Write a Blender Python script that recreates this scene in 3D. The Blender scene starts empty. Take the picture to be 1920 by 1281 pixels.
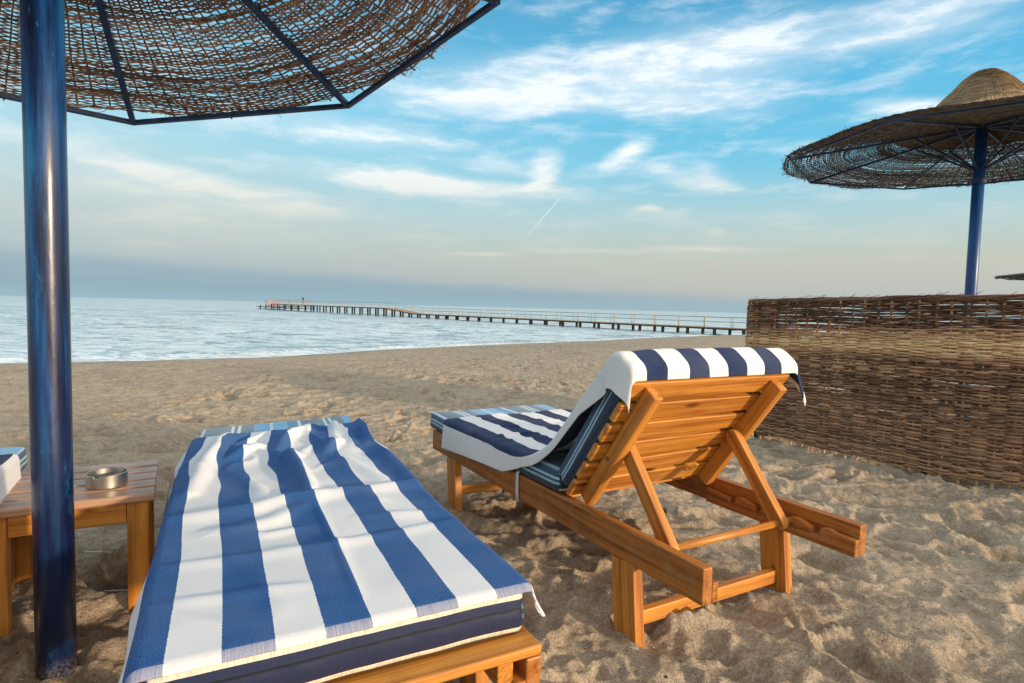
import bpy, bmesh, math, random
import numpy as np
from math import radians as R, sin, cos, pi
from mathutils import Vector, Matrix
random.seed(7); rng = np.random.default_rng(11)
scn = bpy.context.scene; COL = scn.collection
SUN_AZ = math.atan2(.84, -.54); SUN_EL = R(9.5)      # azimuth from +Y towards +X
SEA = -0.9

# ------------------------------------------------------------------ helpers
def tag(o, label=None, cat=None, group=None, kind=None):
    if label: o['label'] = label
    if cat: o['category'] = cat
    if group: o['group'] = group
    if kind: o['kind'] = kind
    return o
def thing(name, label, cat, loc=(0, 0, 0), rz=0, group=None):
    o = bpy.data.objects.new(name, None); COL.objects.link(o)
    o.location = loc; o.rotation_euler = (0, 0, rz); o.empty_display_size = .1
    return tag(o, label, cat, group)
def mesh_obj(name, verts, faces, mat, parent=None, smooth=True, attrs=None):
    me = bpy.data.meshes.new(name)
    verts = np.asarray(verts, dtype=np.float32).reshape(-1, 3)
    if isinstance(faces, np.ndarray):
        nf, k = faces.shape
        me.vertices.add(len(verts)); me.vertices.foreach_set('co', verts.ravel())
        me.loops.add(nf * k); me.loops.foreach_set('vertex_index', faces.astype(np.int32).ravel())
        me.polygons.add(nf); me.polygons.foreach_set('loop_start', np.arange(nf, dtype=np.int32) * k)
        me.update(calc_edges=True)
    else:
        me.from_pydata(verts.tolist(), [], faces)
    me.polygons.foreach_set('use_smooth', [smooth] * len(me.polygons))
    for n, a in (attrs or {}).items():
        a = np.asarray(a, dtype=np.float32)
        if a.ndim == 1:
            me.attributes.new(n, 'FLOAT', 'POINT').data.foreach_set('value', a)
        else:
            me.attributes.new(n, 'FLOAT_VECTOR', 'POINT').data.foreach_set('vector', a.ravel())
    if mat: me.materials.append(mat)
    me.update()
    o = bpy.data.objects.new(name, me); COL.objects.link(o)
    if parent: o.parent = parent
    return o
def copy_tree(o, parent=None):
    c = o.copy(); COL.objects.link(c); c.parent = parent
    for ch in list(o.children): copy_tree(ch, c)
    return c
def axes(x, y=None):
    x = Vector(x).normalized(); y = Vector(y if y else (0, 0, 1))
    z = x.cross(y).normalized(); y = z.cross(x)
    return Matrix((x, y, z)).transposed()
def board(name, parent, c, size, M, mat, bev=.003, seg=2, taper=None):
    """box, length along M's x column; attribute 'grain' holds its own coordinates"""
    bm = bmesh.new(); bmesh.ops.create_cube(bm, size=1)
    for v in bm.verts:
        v.co = Vector((v.co.x * size[0], v.co.y * size[1], v.co.z * size[2]))
    if bev: bmesh.ops.bevel(bm, geom=bm.edges[:], offset=bev, segments=seg, affect='EDGES', profile=.5)
    return from_bm(name, parent, bm, c, M, mat)
def from_bm(name, parent, bm, c, M, mat, smooth=False):
    off = Vector((random.uniform(0, 40), random.uniform(0, 40), random.uniform(0, 40)))
    g = [tuple(v.co + off) for v in bm.verts]
    for v in bm.verts: v.co = M @ v.co + Vector(c)
    me = bpy.data.meshes.new(name); bm.to_mesh(me); bm.free()
    me.attributes.new('grain', 'FLOAT_VECTOR', 'POINT').data.foreach_set('vector', np.array(g, dtype=np.float32).ravel())
    me.polygons.foreach_set('use_smooth', [smooth] * len(me.polygons))
    me.materials.append(mat)
    o = bpy.data.objects.new(name, me); COL.objects.link(o); o.parent = parent
    return o
def prism(name, parent, poly, t, c, M, mat, bev=.002):
    """polygon in local x,y extruded by t along local z"""
    bm = bmesh.new()
    f = bm.faces.new([bm.verts.new((x, y, -t / 2)) for x, y in poly])
    r = bmesh.ops.extrude_face_region(bm, geom=[f])
    for v in r['geom']:
        if isinstance(v, bmesh.types.BMVert): v.co.z += t
    bmesh.ops.recalc_face_normals(bm, faces=bm.faces[:])
    if bev: bmesh.ops.bevel(bm, geom=bm.edges[:], offset=bev, segments=1, affect='EDGES')
    return from_bm(name, parent, bm, c, M, mat)
def tube_bm(pts, rad, n=12, cap=True):
    bm = bmesh.new(); rings = []
    for i, p in enumerate(pts):
        p = Vector(p); a = Vector(pts[max(i - 1, 0)]); b = Vector(pts[min(i + 1, len(pts) - 1)])
        Mx = axes(b - a, (0, 0, 1) if abs((b - a).normalized().z) < .95 else (0, 1, 0))
        r = rad[i] if isinstance(rad, (list, tuple)) else rad
        rings.append([bm.verts.new(p + Mx @ Vector((0, r * cos(2 * pi * k / n), r * sin(2 * pi * k / n)))) for k in range(n)])
    for A, B in zip(rings, rings[1:]):
        for k in range(n): bm.faces.new((A[k], A[(k + 1) % n], B[(k + 1) % n], B[k]))
    if cap:
        bm.faces.new(rings[0][::-1]); bm.faces.new(rings[-1])
    bmesh.ops.recalc_face_normals(bm, faces=bm.faces[:])
    return bm
ID = Matrix.Identity(3)
def tube(name, parent, pts, rad, mat, n=12, smooth=True):
    o = from_bm(name, parent, tube_bm(pts, rad, n), (0, 0, 0), ID, mat, smooth)
    return o
def hashn(ix, iy, seed):
    h = (ix.astype(np.int64) * 374761393 + iy.astype(np.int64) * 668265263 + seed * 2147483647) & 0xffffffff
    h = ((h ^ (h >> 13)) * 1274126177) & 0xffffffff
    h = h ^ (h >> 16)
    return (h & 0xffff) / 65535.0 * 2 - 1
def vn(x, y, seed=0):
    x = np.asarray(x, float); y = np.asarray(y, float)
    ix = np.floor(x); iy = np.floor(y); fx = x - ix; fy = y - iy
    u = fx * fx * fx * (fx * (fx * 6 - 15) + 10); v = fy * fy * fy * (fy * (fy * 6 - 15) + 10)
    a = hashn(ix, iy, seed); b = hashn(ix + 1, iy, seed); c = hashn(ix, iy + 1, seed); d = hashn(ix + 1, iy + 1, seed)
    return (a + (b - a) * u) * (1 - v) + (c + (d - c) * u) * v
def fbm(x, y, o=4, seed=0, g=.5):
    s = 0; a = 1; n = 0
    for i in range(o):
        s = s + a * vn(x * 2 ** i + 17.3 * i, y * 2 ** i - 9.1 * i, seed + i); n += a; a *= g
    return s / n
def sstep(a, b, x):
    t = np.clip((x - a) / (b - a), 0, 1); return t * t * (3 - 2 * t)

# ------------------------------------------------------------------ node helpers
class NT:
    def __init__(s, mat=None, world=None):
        if mat:
            s.m = bpy.data.materials.new(mat); s.m.use_nodes = True; s.t = s.m.node_tree
        else: s.t = world.node_tree
        s.t.nodes.clear()
    def n(s, typ, props=None, **ins):
        nd = s.t.nodes.new(typ)
        for k, v in (props or {}).items(): setattr(nd, k, v)
        for k, v in ins.items():
            key = int(k[1:]) if k[0] == '_' and k[1:].isdigit() else k.replace('_', ' ')
            s.set(nd, key, v)
        return nd
    def set(s, nd, key, v):
        sock = nd.inputs[key]
        if isinstance(v, bpy.types.NodeSocket): s.t.links.new(v, sock)
        elif isinstance(v, bpy.types.Node): s.t.links.new(v.outputs[0], sock)
        else: sock.default_value = v
    def math(s, op, a, b=None, c=None, clamp=False):
        nd = s.t.nodes.new('ShaderNodeMath'); nd.operation = op; nd.use_clamp = clamp
        s.set(nd, 0, a)
        if b is not None: s.set(nd, 1, b)
        if c is not None: s.set(nd, 2, c)
        return nd.outputs[0]
    def mix(s, f, a, b, mode='MIX'):
        nd = s.t.nodes.new('ShaderNodeMix'); nd.data_type = 'RGBA'; nd.blend_type = mode
        s.set(nd, 0, f); s.set(nd, 6, a); s.set(nd, 7, b)
        return nd.outputs[2]
    def ramp(s, f, stops, interp='LINEAR'):
        nd = s.t.nodes.new('ShaderNodeValToRGB'); e = nd.color_ramp.elements; nd.color_ramp.interpolation = interp
        while len(e) < len(stops): e.new(.5)
        for el, (p, c) in zip(e, stops):
            el.position = p; el.color = (c[0], c[1], c[2], 1) if not isinstance(c, (int, float)) else (c, c, c, 1)
        s.set(nd, 0, f); return nd.outputs[0]
    def noise(s, vec, scale, detail=4, rough=.5, dist=0, out=0):
        nd = s.n('ShaderNodeTexNoise', Scale=scale, Detail=detail, Roughness=rough, Distortion=dist)
        if vec is not None: s.set(nd, 'Vector', vec)
        return nd.outputs[out]
    def mapping(s, vec, loc=(0, 0, 0), rot=(0, 0, 0), sc=(1, 1, 1)):
        nd = s.n('ShaderNodeMapping', Location=loc, Rotation=rot, Scale=sc); s.set(nd, 'Vector', vec); return nd.outputs[0]
    def attr(s, name, out='Vector'):
        return s.n('ShaderNodeAttribute', {'attribute_name': name}).outputs[out]
    def sep(s, v):
        nd = s.n('ShaderNodeSeparateXYZ'); s.set(nd, 0, v); return nd.outputs
    def maprange(s, v, a, b, c=0., d=1., smooth=False):
        nd = s.n('ShaderNodeMapRange', {'interpolation_type': 'SMOOTHSTEP' if smooth else 'LINEAR'}); 
        s.set(nd, 0, v); s.set(nd, 1, a); s.set(nd, 2, b); s.set(nd, 3, c); s.set(nd, 4, d); return nd.outputs[0]
    def bump(s, h, strength=.3, dist=.01, normal=None):
        nd = s.n('ShaderNodeBump', Strength=strength, Distance=dist); s.set(nd, 'Height', h)
        if normal is not None: s.set(nd, 'Normal', normal)
        return nd.outputs[0]
    def bsdf(s, color, rough=.6, normal=None, **kw):
        nd = s.n('ShaderNodeBsdfPrincipled'); s.set(nd, 'Base Color', color); s.set(nd, 'Roughness', rough)
        for k, v in kw.items(): s.set(nd, k.replace('_', ' '), v)
        if normal is not None: s.set(nd, 'Normal', normal)
        o = s.n('ShaderNodeOutputMaterial'); s.t.links.new(nd.outputs[0], o.inputs[0]); return s.m
C4 = lambda r, g, b: (r, g, b, 1)

# ------------------------------------------------------------------ materials
def wood_mat(name, light, dark, weather=0.0, rough=.42, knots=1.0):
    s = NT(name); g = s.attr('grain')
    w = s.noise(s.mapping(g, sc=(1.5, 6, 6)), 1.0, 3, .5)
    warp = s.n('ShaderNodeVectorMath', {'operation': 'MULTIPLY_ADD'}); s.set(warp, 0, s.noise(s.mapping(g, sc=(1.2, 5, 5)), 1, 2, .5, out=1)); s.set(warp, 1, (.0, .05, .05)); s.set(warp, 2, g)
    fine = s.noise(s.mapping(warp.outputs[0], sc=(3, 130, 130)), 1.0, 3, .6)
    rings = s.noise(s.mapping(warp.outputs[0], sc=(.9, 42, 42)), 1.0, 2, .55)
    f = s.math('ADD', s.math('MULTIPLY', fine, .45), s.math('MULTIPLY', rings, .55))
    base = s.ramp(f, [(.38, dark), (.47, [(a * .55 + b * .45) for a, b in zip(light, dark)]), (.56, light), (.72, [min(1, a * 1.12) for a in light])])
    base = s.mix(s.maprange(w, .3, .75, 0, .35), base, C4(*[c * .62 for c in light]))
    kn = s.n('ShaderNodeTexVoronoi', Scale=1.0, Randomness=1.0); s.set(kn, 'Vector', s.mapping(g, sc=(3.1, 9, 9)))
    k = s.maprange(kn.outputs['Distance'], .05, .17, knots, 0, True)
    base = s.mix(k, base, C4(*[c * .28 for c in dark]))
    if weather:
        wn = s.noise(g, 14, 4, .6)
        base = s.mix(s.maprange(wn, .52, .68, 0, weather), base, C4(.42, .25, .13))
    tc = s.n('ShaderNodeTexCoord').outputs['Object']
    dirt = s.noise(tc, 9, 5, .65)
    base = s.mix(s.maprange(dirt, .5, .8, 0, .35), base, C4(.16, .085, .035))
    bmp = s.bump(f, .25, .002)
    return s.bsdf(base, s.maprange(dirt, .3, .7, rough - .06, rough + .15), bmp, Coat_Weight=.12, Coat_Roughness=.3)
M_wood = wood_mat('lacquered_pine', (.72, .305, .048), (.36, .105, .012))
M_rail = wood_mat('weathered_pine', (.50, .18, .028), (.20, .052, .008), weather=.35, rough=.5, knots=1.6)
M_ink = NT('faded_ink').bsdf(C4(.07, .05, .03), .7)
M_top = wood_mat('faded_table_pine', (.50, .30, .19), (.30, .15, .08), rough=.34, knots=.5)
M_bolt = NT('zinc_bolt').bsdf(C4(.3, .27, .23), .45, Metallic=.9)

def blue_paint():
    s = NT('worn_blue_paint'); tc = s.n('ShaderNodeTexCoord').outputs['Object']
    st = s.noise(s.mapping(tc, sc=(28, 28, 1.6)), 1, 5, .65)
    pt = s.noise(tc, 5, 4, .6)
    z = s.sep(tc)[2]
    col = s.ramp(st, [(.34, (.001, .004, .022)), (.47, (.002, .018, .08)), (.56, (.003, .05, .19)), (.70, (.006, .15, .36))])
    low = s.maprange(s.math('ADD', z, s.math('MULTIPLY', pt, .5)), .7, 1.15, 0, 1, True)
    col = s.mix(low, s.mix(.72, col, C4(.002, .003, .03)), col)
    sc = s.n('ShaderNodeTexVoronoi', {'feature': 'DISTANCE_TO_EDGE'}, Scale=1); s.set(sc, 'Vector', s.mapping(tc, sc=(14, 14, 30)))
    patch = s.noise(s.mapping(tc, sc=(16, 16, 5)), 1, 6, .75)
    col = s.mix(s.maprange(patch, .58, .70, 0, .6), col, C4(.006, .16, .33))
    fl_ = s.noise(s.mapping(tc, sc=(40, 40, 12)), 1, 4, .7)
    col = s.mix(s.maprange(fl_, .69, .75, 0, .55), col, C4(.03, .33, .50))
    scr = s.math('MULTIPLY', s.maprange(sc.outputs[0], 0, .012, 1, 0), s.maprange(pt, .60, .64, 0, 1))
    col = s.mix(s.math('MULTIPLY', scr, .4), col, C4(.05, .33, .55))
    sandy = s.math('MULTIPLY', s.maprange(z, .0, .07, .8, 0), s.maprange(s.noise(tc, 160, 4, .8), .47, .56, 0, .8))
    col = s.mix(sandy, col, C4(.42, .33, .23))
    bp = s.bump(s.noise(s.mapping(tc, sc=(1, 1, .3)), 60, 3, .6), .16, .004)
    return s.bsdf(col, s.maprange(st, .35, .7, .26, .46), bp, Coat_Weight=.3, Coat_Roughness=.2)
M_blue = blue_paint()
s = NT('blue_steel'); tc = s.n('ShaderNodeTexCoord').outputs['Object']
M_steel = s.bsdf(s.ramp(s.noise(tc, 18, 4, .6), [(.35, (.006, .02, .065)), (.6, (.012, .05, .14)), (.75, (.05, .07, .10))]), .45, s.bump(s.noise(tc, 90), .3, .002))
def post_blue():
    s = NT('matt_blue_paint'); tc = s.n('ShaderNodeTexCoord').outputs['Object']
    st = s.noise(s.mapping(tc, sc=(22, 22, 2)), 1, 5, .6)
    return s.bsdf(s.ramp(st, [(.3, (.01, .05, .17)), (.55, (.018, .10, .32)), (.75, (.03, .16, .42))]), .35)
M_post = post_blue()

def wicker(name, stops, rough=.75):
    s = NT(name); t = s.attr('tint', 'Fac'); tc = s.n('ShaderNodeTexCoord').outputs['Object']
    n = s.noise(tc, 7, 4, .6)
    f = s.math('ADD', s.math('MULTIPLY', t, .75), s.math('MULTIPLY', n, .3))
    fine = s.noise(tc, 160, 2, .6)
    col = s.mix(s.maprange(fine, .35, .7, 0, .32), s.ramp(f, stops), C4(.06, .035, .02))
    return s.bsdf(col, rough, s.bump(fine, .4, .002), Specular_IOR_Level=.25)
M_canopy = wicker('grey_brown_wicker', [(.12, (.05, .03, .022)), (.42, (.27, .165, .115)), (.7, (.52, .32, .21)), (.95, (.72, .48, .31))])
M_canopy2 = wicker('dark_grey_wicker', [(.12, (.02, .017, .016)), (.42, (.09, .078, .07)), (.7, (.20, .17, .145)), (.95, (.34, .30, .25))])
M_fence = wicker('brown_willow', [(.08, (.06, .028, .018)), (.36, (.34, .18, .105)), (.62, (.66, .38, .205)), (.92, (.96, .67, .35))])
M_hat = wicker('tan_reed', [(.1, (.17, .105, .055)), (.5, (.34, .225, .125)), (.9, (.50, .35, .21))])

def towel_mat(name, blue, white, period, lo, hi, shiftfix=None, fringe=True):
    """stripes run along the towel: 'st' = (lateral metres, length metres, edge distance)"""
    s = NT(name); st = s.attr('st'); X = s.sep(st)
    nz = s.noise(s.mapping(st, sc=(1, 1, 0)), 220, 2, .6)
    x = s.math('ADD', X[0], s.math('MULTIPLY', s.math('SUBTRACT', nz, .5), .004))
    ph = s.math('FRACT', s.math('DIVIDE', x, period))
    inb = s.math('MULTIPLY', s.math('GREATER_THAN', ph, lo), s.math('LESS_THAN', ph, hi))
    inr = s.math('LESS_THAN', s.math('ABSOLUTE', s.math('SUBTRACT', x, shiftfix[0])), shiftfix[1])
    inb = s.math('MULTIPLY', inb, inr)
    fl = s.noise(st, 900, 2, .7); f2 = s.noise(st, 420, 3, .7)
    bl = s.ramp(f2, [(.3, [c * .45 for c in blue]), (.5, blue), (.72, [min(1, c * 2.3 + .035) for c in blue])])
    wh = s.ramp(f2, [(.3, [c * .90 for c in white]), (.6, white)])
    col = s.mix(inb, wh, bl)
    if fringe:
        ff = s.math('MULTIPLY', s.math('LESS_THAN', X[1], .017), .5)
        ln = s.noise(s.mapping(st, sc=(420, 12, 1)), 1, 2, .5)
        col = s.mix(s.math('MULTIPLY', ff, s.maprange(ln, .35, .6, .5, 1)), col, C4(.72, .66, .66))
    big = s.noise(st, 6, 3, .5)
    col = s.mix(s.maprange(big, .3, .7, 0, .10), col, C4(.5, .5, .52))
    h = s.math('ADD', s.math('MULTIPLY', fl, .5), s.math('MULTIPLY', f2, .8))
    return s.bsdf(col, .95, s.bump(h, .35, .004), Sheen_Weight=.04, Sheen_Roughness=.5, Specular_IOR_Level=.15)

def cushion_mat(name, topc, piping=True):
    """'cu' = (lateral, along, height fraction)"""
    s = NT(name); cu = s.attr('cu'); X = s.sep(cu); geo = s.sep(s.attr('fc'))
    ph = s.math('FRACT', s.math('DIVIDE', s.math('ADD', X[0], .11), .40))
    top = s.ramp(ph, [(0, (.20, .50, .78)), (.16, (.10, .28, .48)), (.27, (.75, .85, .88)), (.31, (.14, .19, .26)), (.48, (.17, .24, .31)), (.57, (.75, .85, .88)), (.60, (.14, .2, .27)), (.635, (.75, .85, .88)), (.665, (.14, .19, .26)), (.80, (.18, .44, .72)), (.965, (.75, .85, .88))], 'CONSTANT')
    side = s.ramp(X[2], [(0, (.02, .10, .17)), (.05, (.80, .76, .62)), (.17, (.012, .022, .07)), (.55, (.003, .005, .016)), (.60, (.014, .026, .08)), (.78, (.85, .80, .66))], 'CONSTANT')
    flank = s.ramp(X[2], [(0, (.010, .035, .09)), (.34, (.34, .62, .72)), (.44, (.010, .07, .19)), (.54, (.42, .70, .78)), (.64, (.012, .065, .17)), (.9, (.02, .16, .36))], 'CONSTANT')
    wv = s.noise(s.mapping(cu, sc=(260, 260, 4)), 1, 2, .5)
    col = s.mix(geo[0], side, flank); col = s.mix(geo[1], col, top)
    col = s.mix(s.maprange(wv, .4, .7, 0, .35), col, C4(.008, .012, .03))
    return s.bsdf(col, .42, s.bump(s.noise(s.mapping(cu, sc=(14, 14, 1.5)), 1, 3, .5), .25, .01), Sheen_Weight=.1)
M_cush = cushion_mat('mattress_canvas', None)

def sand_mat():
    s = NT('sand'); tc = s.n('ShaderNodeTexCoord').outputs['Object']
    sd = s.attr('shore', 'Fac'); cav = s.attr('cav', 'Fac')
    n1 = s.noise(tc, 1.1, 5, .6); n2 = s.noise(tc, 16, 5, .65); n3 = s.noise(tc, 190, 3, .7); n4 = s.noise(s.mapping(tc, sc=(1, 1, 1)), 620, 2, .6)
    f = s.math('ADD', s.math('MULTIPLY', n1, .45), s.math('MULTIPLY', n2, .55))
    col = s.ramp(f, [(.33, (.35, .275, .195)), (.5, (.475, .385, .285)), (.68, (.58, .48, .365))])
    col = s.mix(s.maprange(n3, .36, .56, .42, 0), col, C4(.15, .105, .065))
    col = s.mix(s.maprange(n4, .62, .72, 0, .5), col, C4(.68, .55, .38))
    pit_shade = s.noise(tc, 85, 3, .75)
    col = s.mix(s.maprange(pit_shade, .53, .66, 0, .6), col, C4(.15, .11, .07))  # dark specks: shading of small pits painted into the colour
    pal = s.noise(s.mapping(tc, loc=(5, 3, 0)), 120, 2, .7)
    col = s.mix(s.maprange(pal, .56, .68, 0, .55), col, C4(.80, .68, .5))
    col = s.mix(s.maprange(cav, -1, .1, .5, 0), col, C4(.15, .105, .065))  # shade in the hollows painted into the sand colour
    mid = s.noise(s.mapping(tc, sc=(1, 1, 1)), 7, 4, .7)
    mid2 = s.noise(tc, 21, 5, .75)
    far = s.math('MULTIPLY', s.maprange(s.math('ADD', s.math('MULTIPLY', mid, .5), s.math('MULTIPLY', mid2, .5)), .49, .60, 0, .62), s.maprange(sd, 24, 12, .25, 1))
    col = s.mix(far, col, C4(.19, .135, .085))  # dimple shadows painted on as dark noise patches
    lite = s.noise(tc, 33, 4, .7)
    col = s.mix(s.maprange(lite, .56, .7, 0, .4), col, C4(.72, .58, .42))
    wet = s.maprange(s.math('ADD', sd, s.math('MULTIPLY', s.math('SUBTRACT', n1, .5), 1.6)), .4, 2.6, 1, 0, True)
    col = s.mix(s.math('MULTIPLY', wet, .72), col, C4(.10, .075, .05))
    n5 = s.noise(s.mapping(tc, sc=(1, 1.3, 1)), 46, 4, .7)
    b = s.bump(n3, .8, .005, s.bump(n5, .8, .012, s.bump(n2, .6, .02)))
    return s.bsdf(col, s.maprange(wet, 0, 1, .95, .35), b, Specular_IOR_Level=.2)
M_sand = sand_mat()

def water_mat():
    s = NT('sea_water'); tc = s.n('ShaderNodeTexCoord').outputs['Object']; sd = s.attr('shore', 'Fac')
    rot = s.mapping(tc, rot=(0, 0, R(12)), sc=(1, 1, 1))
    a = s.noise(s.mapping(rot, sc=(.6, 1.0, 1)), .9, 5, .62); b = s.noise(s.mapping(rot, sc=(.5, 1.3, 1)), 5, 4, .6)
    big = s.noise(s.mapping(rot, sc=(.5, 1., 1)), .22, 6, .7)
    n = s.bump(a, .5, .35, s.bump(b, .4, .08))
    dash = s.maprange(s.noise(s.mapping(rot, sc=(.55, 1.0, 1)), .5, 6, .72), .53, .60, 0, 1, True)
    col = s.mix(s.maprange(big, .35, .65, 0, 1), C4(.52, .66, .71), C4(.80, .90, .92))
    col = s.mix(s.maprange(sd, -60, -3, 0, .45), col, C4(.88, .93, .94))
    col = s.mix(s.math('MULTIPLY', s.math('MULTIPLY', dash, .9), s.maprange(sd, -260, -20, .25, 1)), col, C4(.05, .14, .18))  # darker reflections on wave faces painted as dashes, here and below
    d2 = s.maprange(s.noise(s.mapping(rot, sc=(.5, 1.0, 1)), 1.7, 4, .65), .50, .60, 0, .75, True)
    col = s.mix(s.math('MULTIPLY', d2, s.maprange(sd, -160, -15, .3, 1)), col, C4(.20, .33, .38))
    d3 = s.maprange(s.noise(s.mapping(rot, sc=(.6, 1.0, 1)), .13, 5, .72), .50, .58, 0, .8, True)
    col = s.mix(s.math('MULTIPLY', d3, s.maprange(sd, -60, -25, 1, 0)), col, C4(.14, .26, .32))
    edge = s.math('ADD', sd, s.math('MULTIPLY', s.math('SUBTRACT', s.noise(tc, .7, 4, .6), .5), 1.0))
    fo = s.noise(tc, 5, 5, .7)
    foam = s.math('MULTIPLY', s.maprange(edge, -2.4, -.3, 0, 1), s.maprange(fo, .44, .56, 0, 1))
    dk = s.math('MULTIPLY', s.math('MULTIPLY', s.maprange(edge, -2.3, -1.5, 0, 1), s.maprange(edge, -1.3, -.7, 1, 0)), s.maprange(s.noise(tc, .22, 3, .5), .42, .55, 0, 1))
    col = s.mix(s.math('MULTIPLY', dk, .8), col, C4(.07, .12, .13))
    col = s.mix(foam, col, C4(.85, .88, .9))
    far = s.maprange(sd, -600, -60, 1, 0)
    col = s.mix(s.math('MULTIPLY', far, .6), col, C4(.36, .50, .56))  # distance haze painted into the far water colour
    return s.bsdf(col, s.math('ADD', s.math('MULTIPLY', foam, .5), .16), n, Specular_IOR_Level=.5)
M_water = water_mat()

s = NT('pier_timber'); tc = s.n('ShaderNodeTexCoord').outputs['Object']
M_pier = s.bsdf(s.ramp(s.noise(tc, 3, 4, .6), [(.3, (.015, .016, .016)), (.6, (.05, .045, .04)), (.8, (.09, .07, .05))]), .8)
M_deckt = NT('pier_deck').bsdf(C4(.36, .22, .12), .8)
M_rpost = NT('pale_yellow_paint').bsdf(C4(.42, .34, .20), .6)
M_red = NT('orange_red_paint').bsdf(C4(.62, .12, .04), .5)

# ------------------------------------------------------------------ terrain & sea
SH = np.array([(-420, -300), (-60, -18), (-40, -2.5), (-13.6, 15.66), (-8.4, 19.3), (-5.3, 24.0), (1.1, 30.6), (8.4, 38.6), (19.6, 49.6), (60, 92), (900, 950)], float)
def shore_dist(x, y):
    """+ on the beach, - in the sea"""
    best = np.full(x.shape, 1e9); sg = np.ones(x.shape)
    for a, b in zip(SH[:-1], SH[1:]):
        d = b - a; L = d @ d
        t = np.clip(((x - a[0]) * d[0] + (y - a[1]) * d[1]) / L, 0, 1)
        px = x - a[0] - t * d[0]; py = y - a[1] - t * d[1]
        dd = np.hypot(px, py); cr = d[0] * (y - a[1]) - d[1] * (x - a[0])
        m = dd < best; best = np.where(m, dd, best); sg = np.where(m, np.where(cr > 0, -1, 1), sg)
    wob = fbm(x * .12, y * .12, 3, 91) * .9
    return best * sg + wob * np.exp(-best / 8)
def graded(lo, a, b, hi, step, g=1.045, smax=60):
    v = list(np.arange(a, b, step)); s_ = step
    x = v[-1]
    while x < hi: s_ = min(s_ * g, smax); x += s_; v.append(x)
    s_ = step; x = a; pre = []
    while x > lo: s_ = min(s_ * g, smax); x -= s_; pre.append(x)
    return np.array(pre[::-1] + v)
def grid_faces(nx, ny):
    i = np.arange(ny - 1)[:, None] * nx + np.arange(nx - 1)[None, :]
    return np.stack([i, i + 1, i + nx + 1, i + nx], -1).reshape(-1, 4)
gx = graded(-900, -2.4, 3.3, 1200, .0085, 1.02); gy = graded(-80, .85, 4.4, 1600, .0085, 1.0125)
X, Y = np.meshgrid(gx, gy)
sd = shore_dist(X, Y)
Z = SEA * np.clip(1 - sd / 13, 0, 1) ** 1.5
Z = np.where(sd < 0, np.maximum(SEA + .115 * sd * 1.0, SEA - 3.0), Z)
dist = np.hypot(X, Y)
near = 1 - sstep(9, 30, dist)
wx = X + .12 * fbm(X * 3, Y * 3, 2, 5); wy = Y + .12 * fbm(X * 3, Y * 3, 2, 8)
bill = 1 - 2 * np.abs(fbm(wx * 2.6, wy * 3.4, 3, 21))
H = .010 * fbm(X * 1.1, Y * 1.3, 3, 3) + .010 * bill + .011 * fbm(X * 12, Y * 14, 4, 31, .6) * (.5 + .5 * sstep(-.3, .5, fbm(X * 2, Y * 2, 2, 37)))
H += .010 * np.exp(-((fbm(wx * 1.4 + 3, wy * 2.6, 2, 47)) / .08) ** 2)
fine = fbm(X * 38 + wx * 20, Y * 44, 3, 35, .6)
rough = sstep(-.35, .35, fbm(X * 3.1, Y * 3.1, 2, 38))
H += .0036 * fine * (.35 + .9 * rough) * near + .004 * (1 - 2 * np.abs(fbm(wx * 16, wy * 18, 2, 43))) * near
# long scuffs and drag marks
for k in range(46):
    yy = random.uniform(.9, 5.5); xx = random.uniform(-2, 3.2); an = random.gauss(-.6, .45); L_ = random.uniform(.25, .9); wd_ = random.uniform(.012, .035); cu_ = random.uniform(-.5, .5)
    m_ = (np.abs(X[0] - xx) < L_ + .2); n_ = (np.abs(Y[:, 0] - yy) < L_ + .2); ii = np.ix_(n_, m_)
    xs = X[ii] - xx; ys = Y[ii] - yy; u = xs * cos(an) + ys * sin(an); v = -xs * sin(an) + ys * cos(an) - cu_ * u * u + .02 * fbm(u * 6 + k, u * 0, 2, 3)
    e_ = 1 - sstep(L_ * .5, L_, np.abs(u)); H[ii] += e_ * (-.010 * np.exp(-(v / wd_) ** 2) + .008 * np.exp(-((v - wd_ * 1.8) / (wd_ * .7)) ** 2))
for (tx_, ty_, ta_) in ((1.0, 1.74, .5), (1.85, 2.35, -.4), (.62, 1.30, 1.0), (2.05, 1.75, .2)):
    u = (X - tx_) * cos(ta_) + (Y - ty_) * sin(ta_); v = -(X - tx_) * sin(ta_) + (Y - ty_) * cos(ta_)
    m_ = np.exp(-((u / .13) ** 4 + (v / .05) ** 4)); H = H * (1 - .75 * m_) + m_ * (-.010 + .0035 * np.sign(np.sin(u * 210 + np.abs(v) * 150)))
dents = np.zeros_like(X)
def dent(cx, cy, a, b, ang, dep, rim=.5):
    m = max(a, b) * 2.6
    i0, i1 = np.searchsorted(gx, [cx - m, cx + m]); j0, j1 = np.searchsorted(gy, [cy - m, cy + m])
    if i1 - i0 < 2 or j1 - j0 < 2: return
    xs = X[j0:j1, i0:i1] - cx; ys = Y[j0:j1, i0:i1] - cy
    u = (xs * cos(ang) + ys * sin(ang)) / a; v = (-xs * sin(ang) + ys * cos(ang)) / b
    r = np.sqrt(u * u + v * v) * (1 + .32 * vn(u * 1.7 + cx * 9, v * 1.7 + cy * 9, 3))
    dents[j0:j1, i0:i1] += dep * (-np.exp(-r ** 3 * 1.1) + rim * np.exp(-((r - 1.45) / .33) ** 2) * (1 + .5 * u))
for k in range(620):
    y = .8 + 7.2 * random.random() ** 1.15; x = random.uniform(-3.2, 4.2)
    a = random.uniform(.045, .10); dent(x, y, a * random.uniform(1.2, 2.2), a, random.uniform(0, pi), random.uniform(.008, .028))
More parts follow.
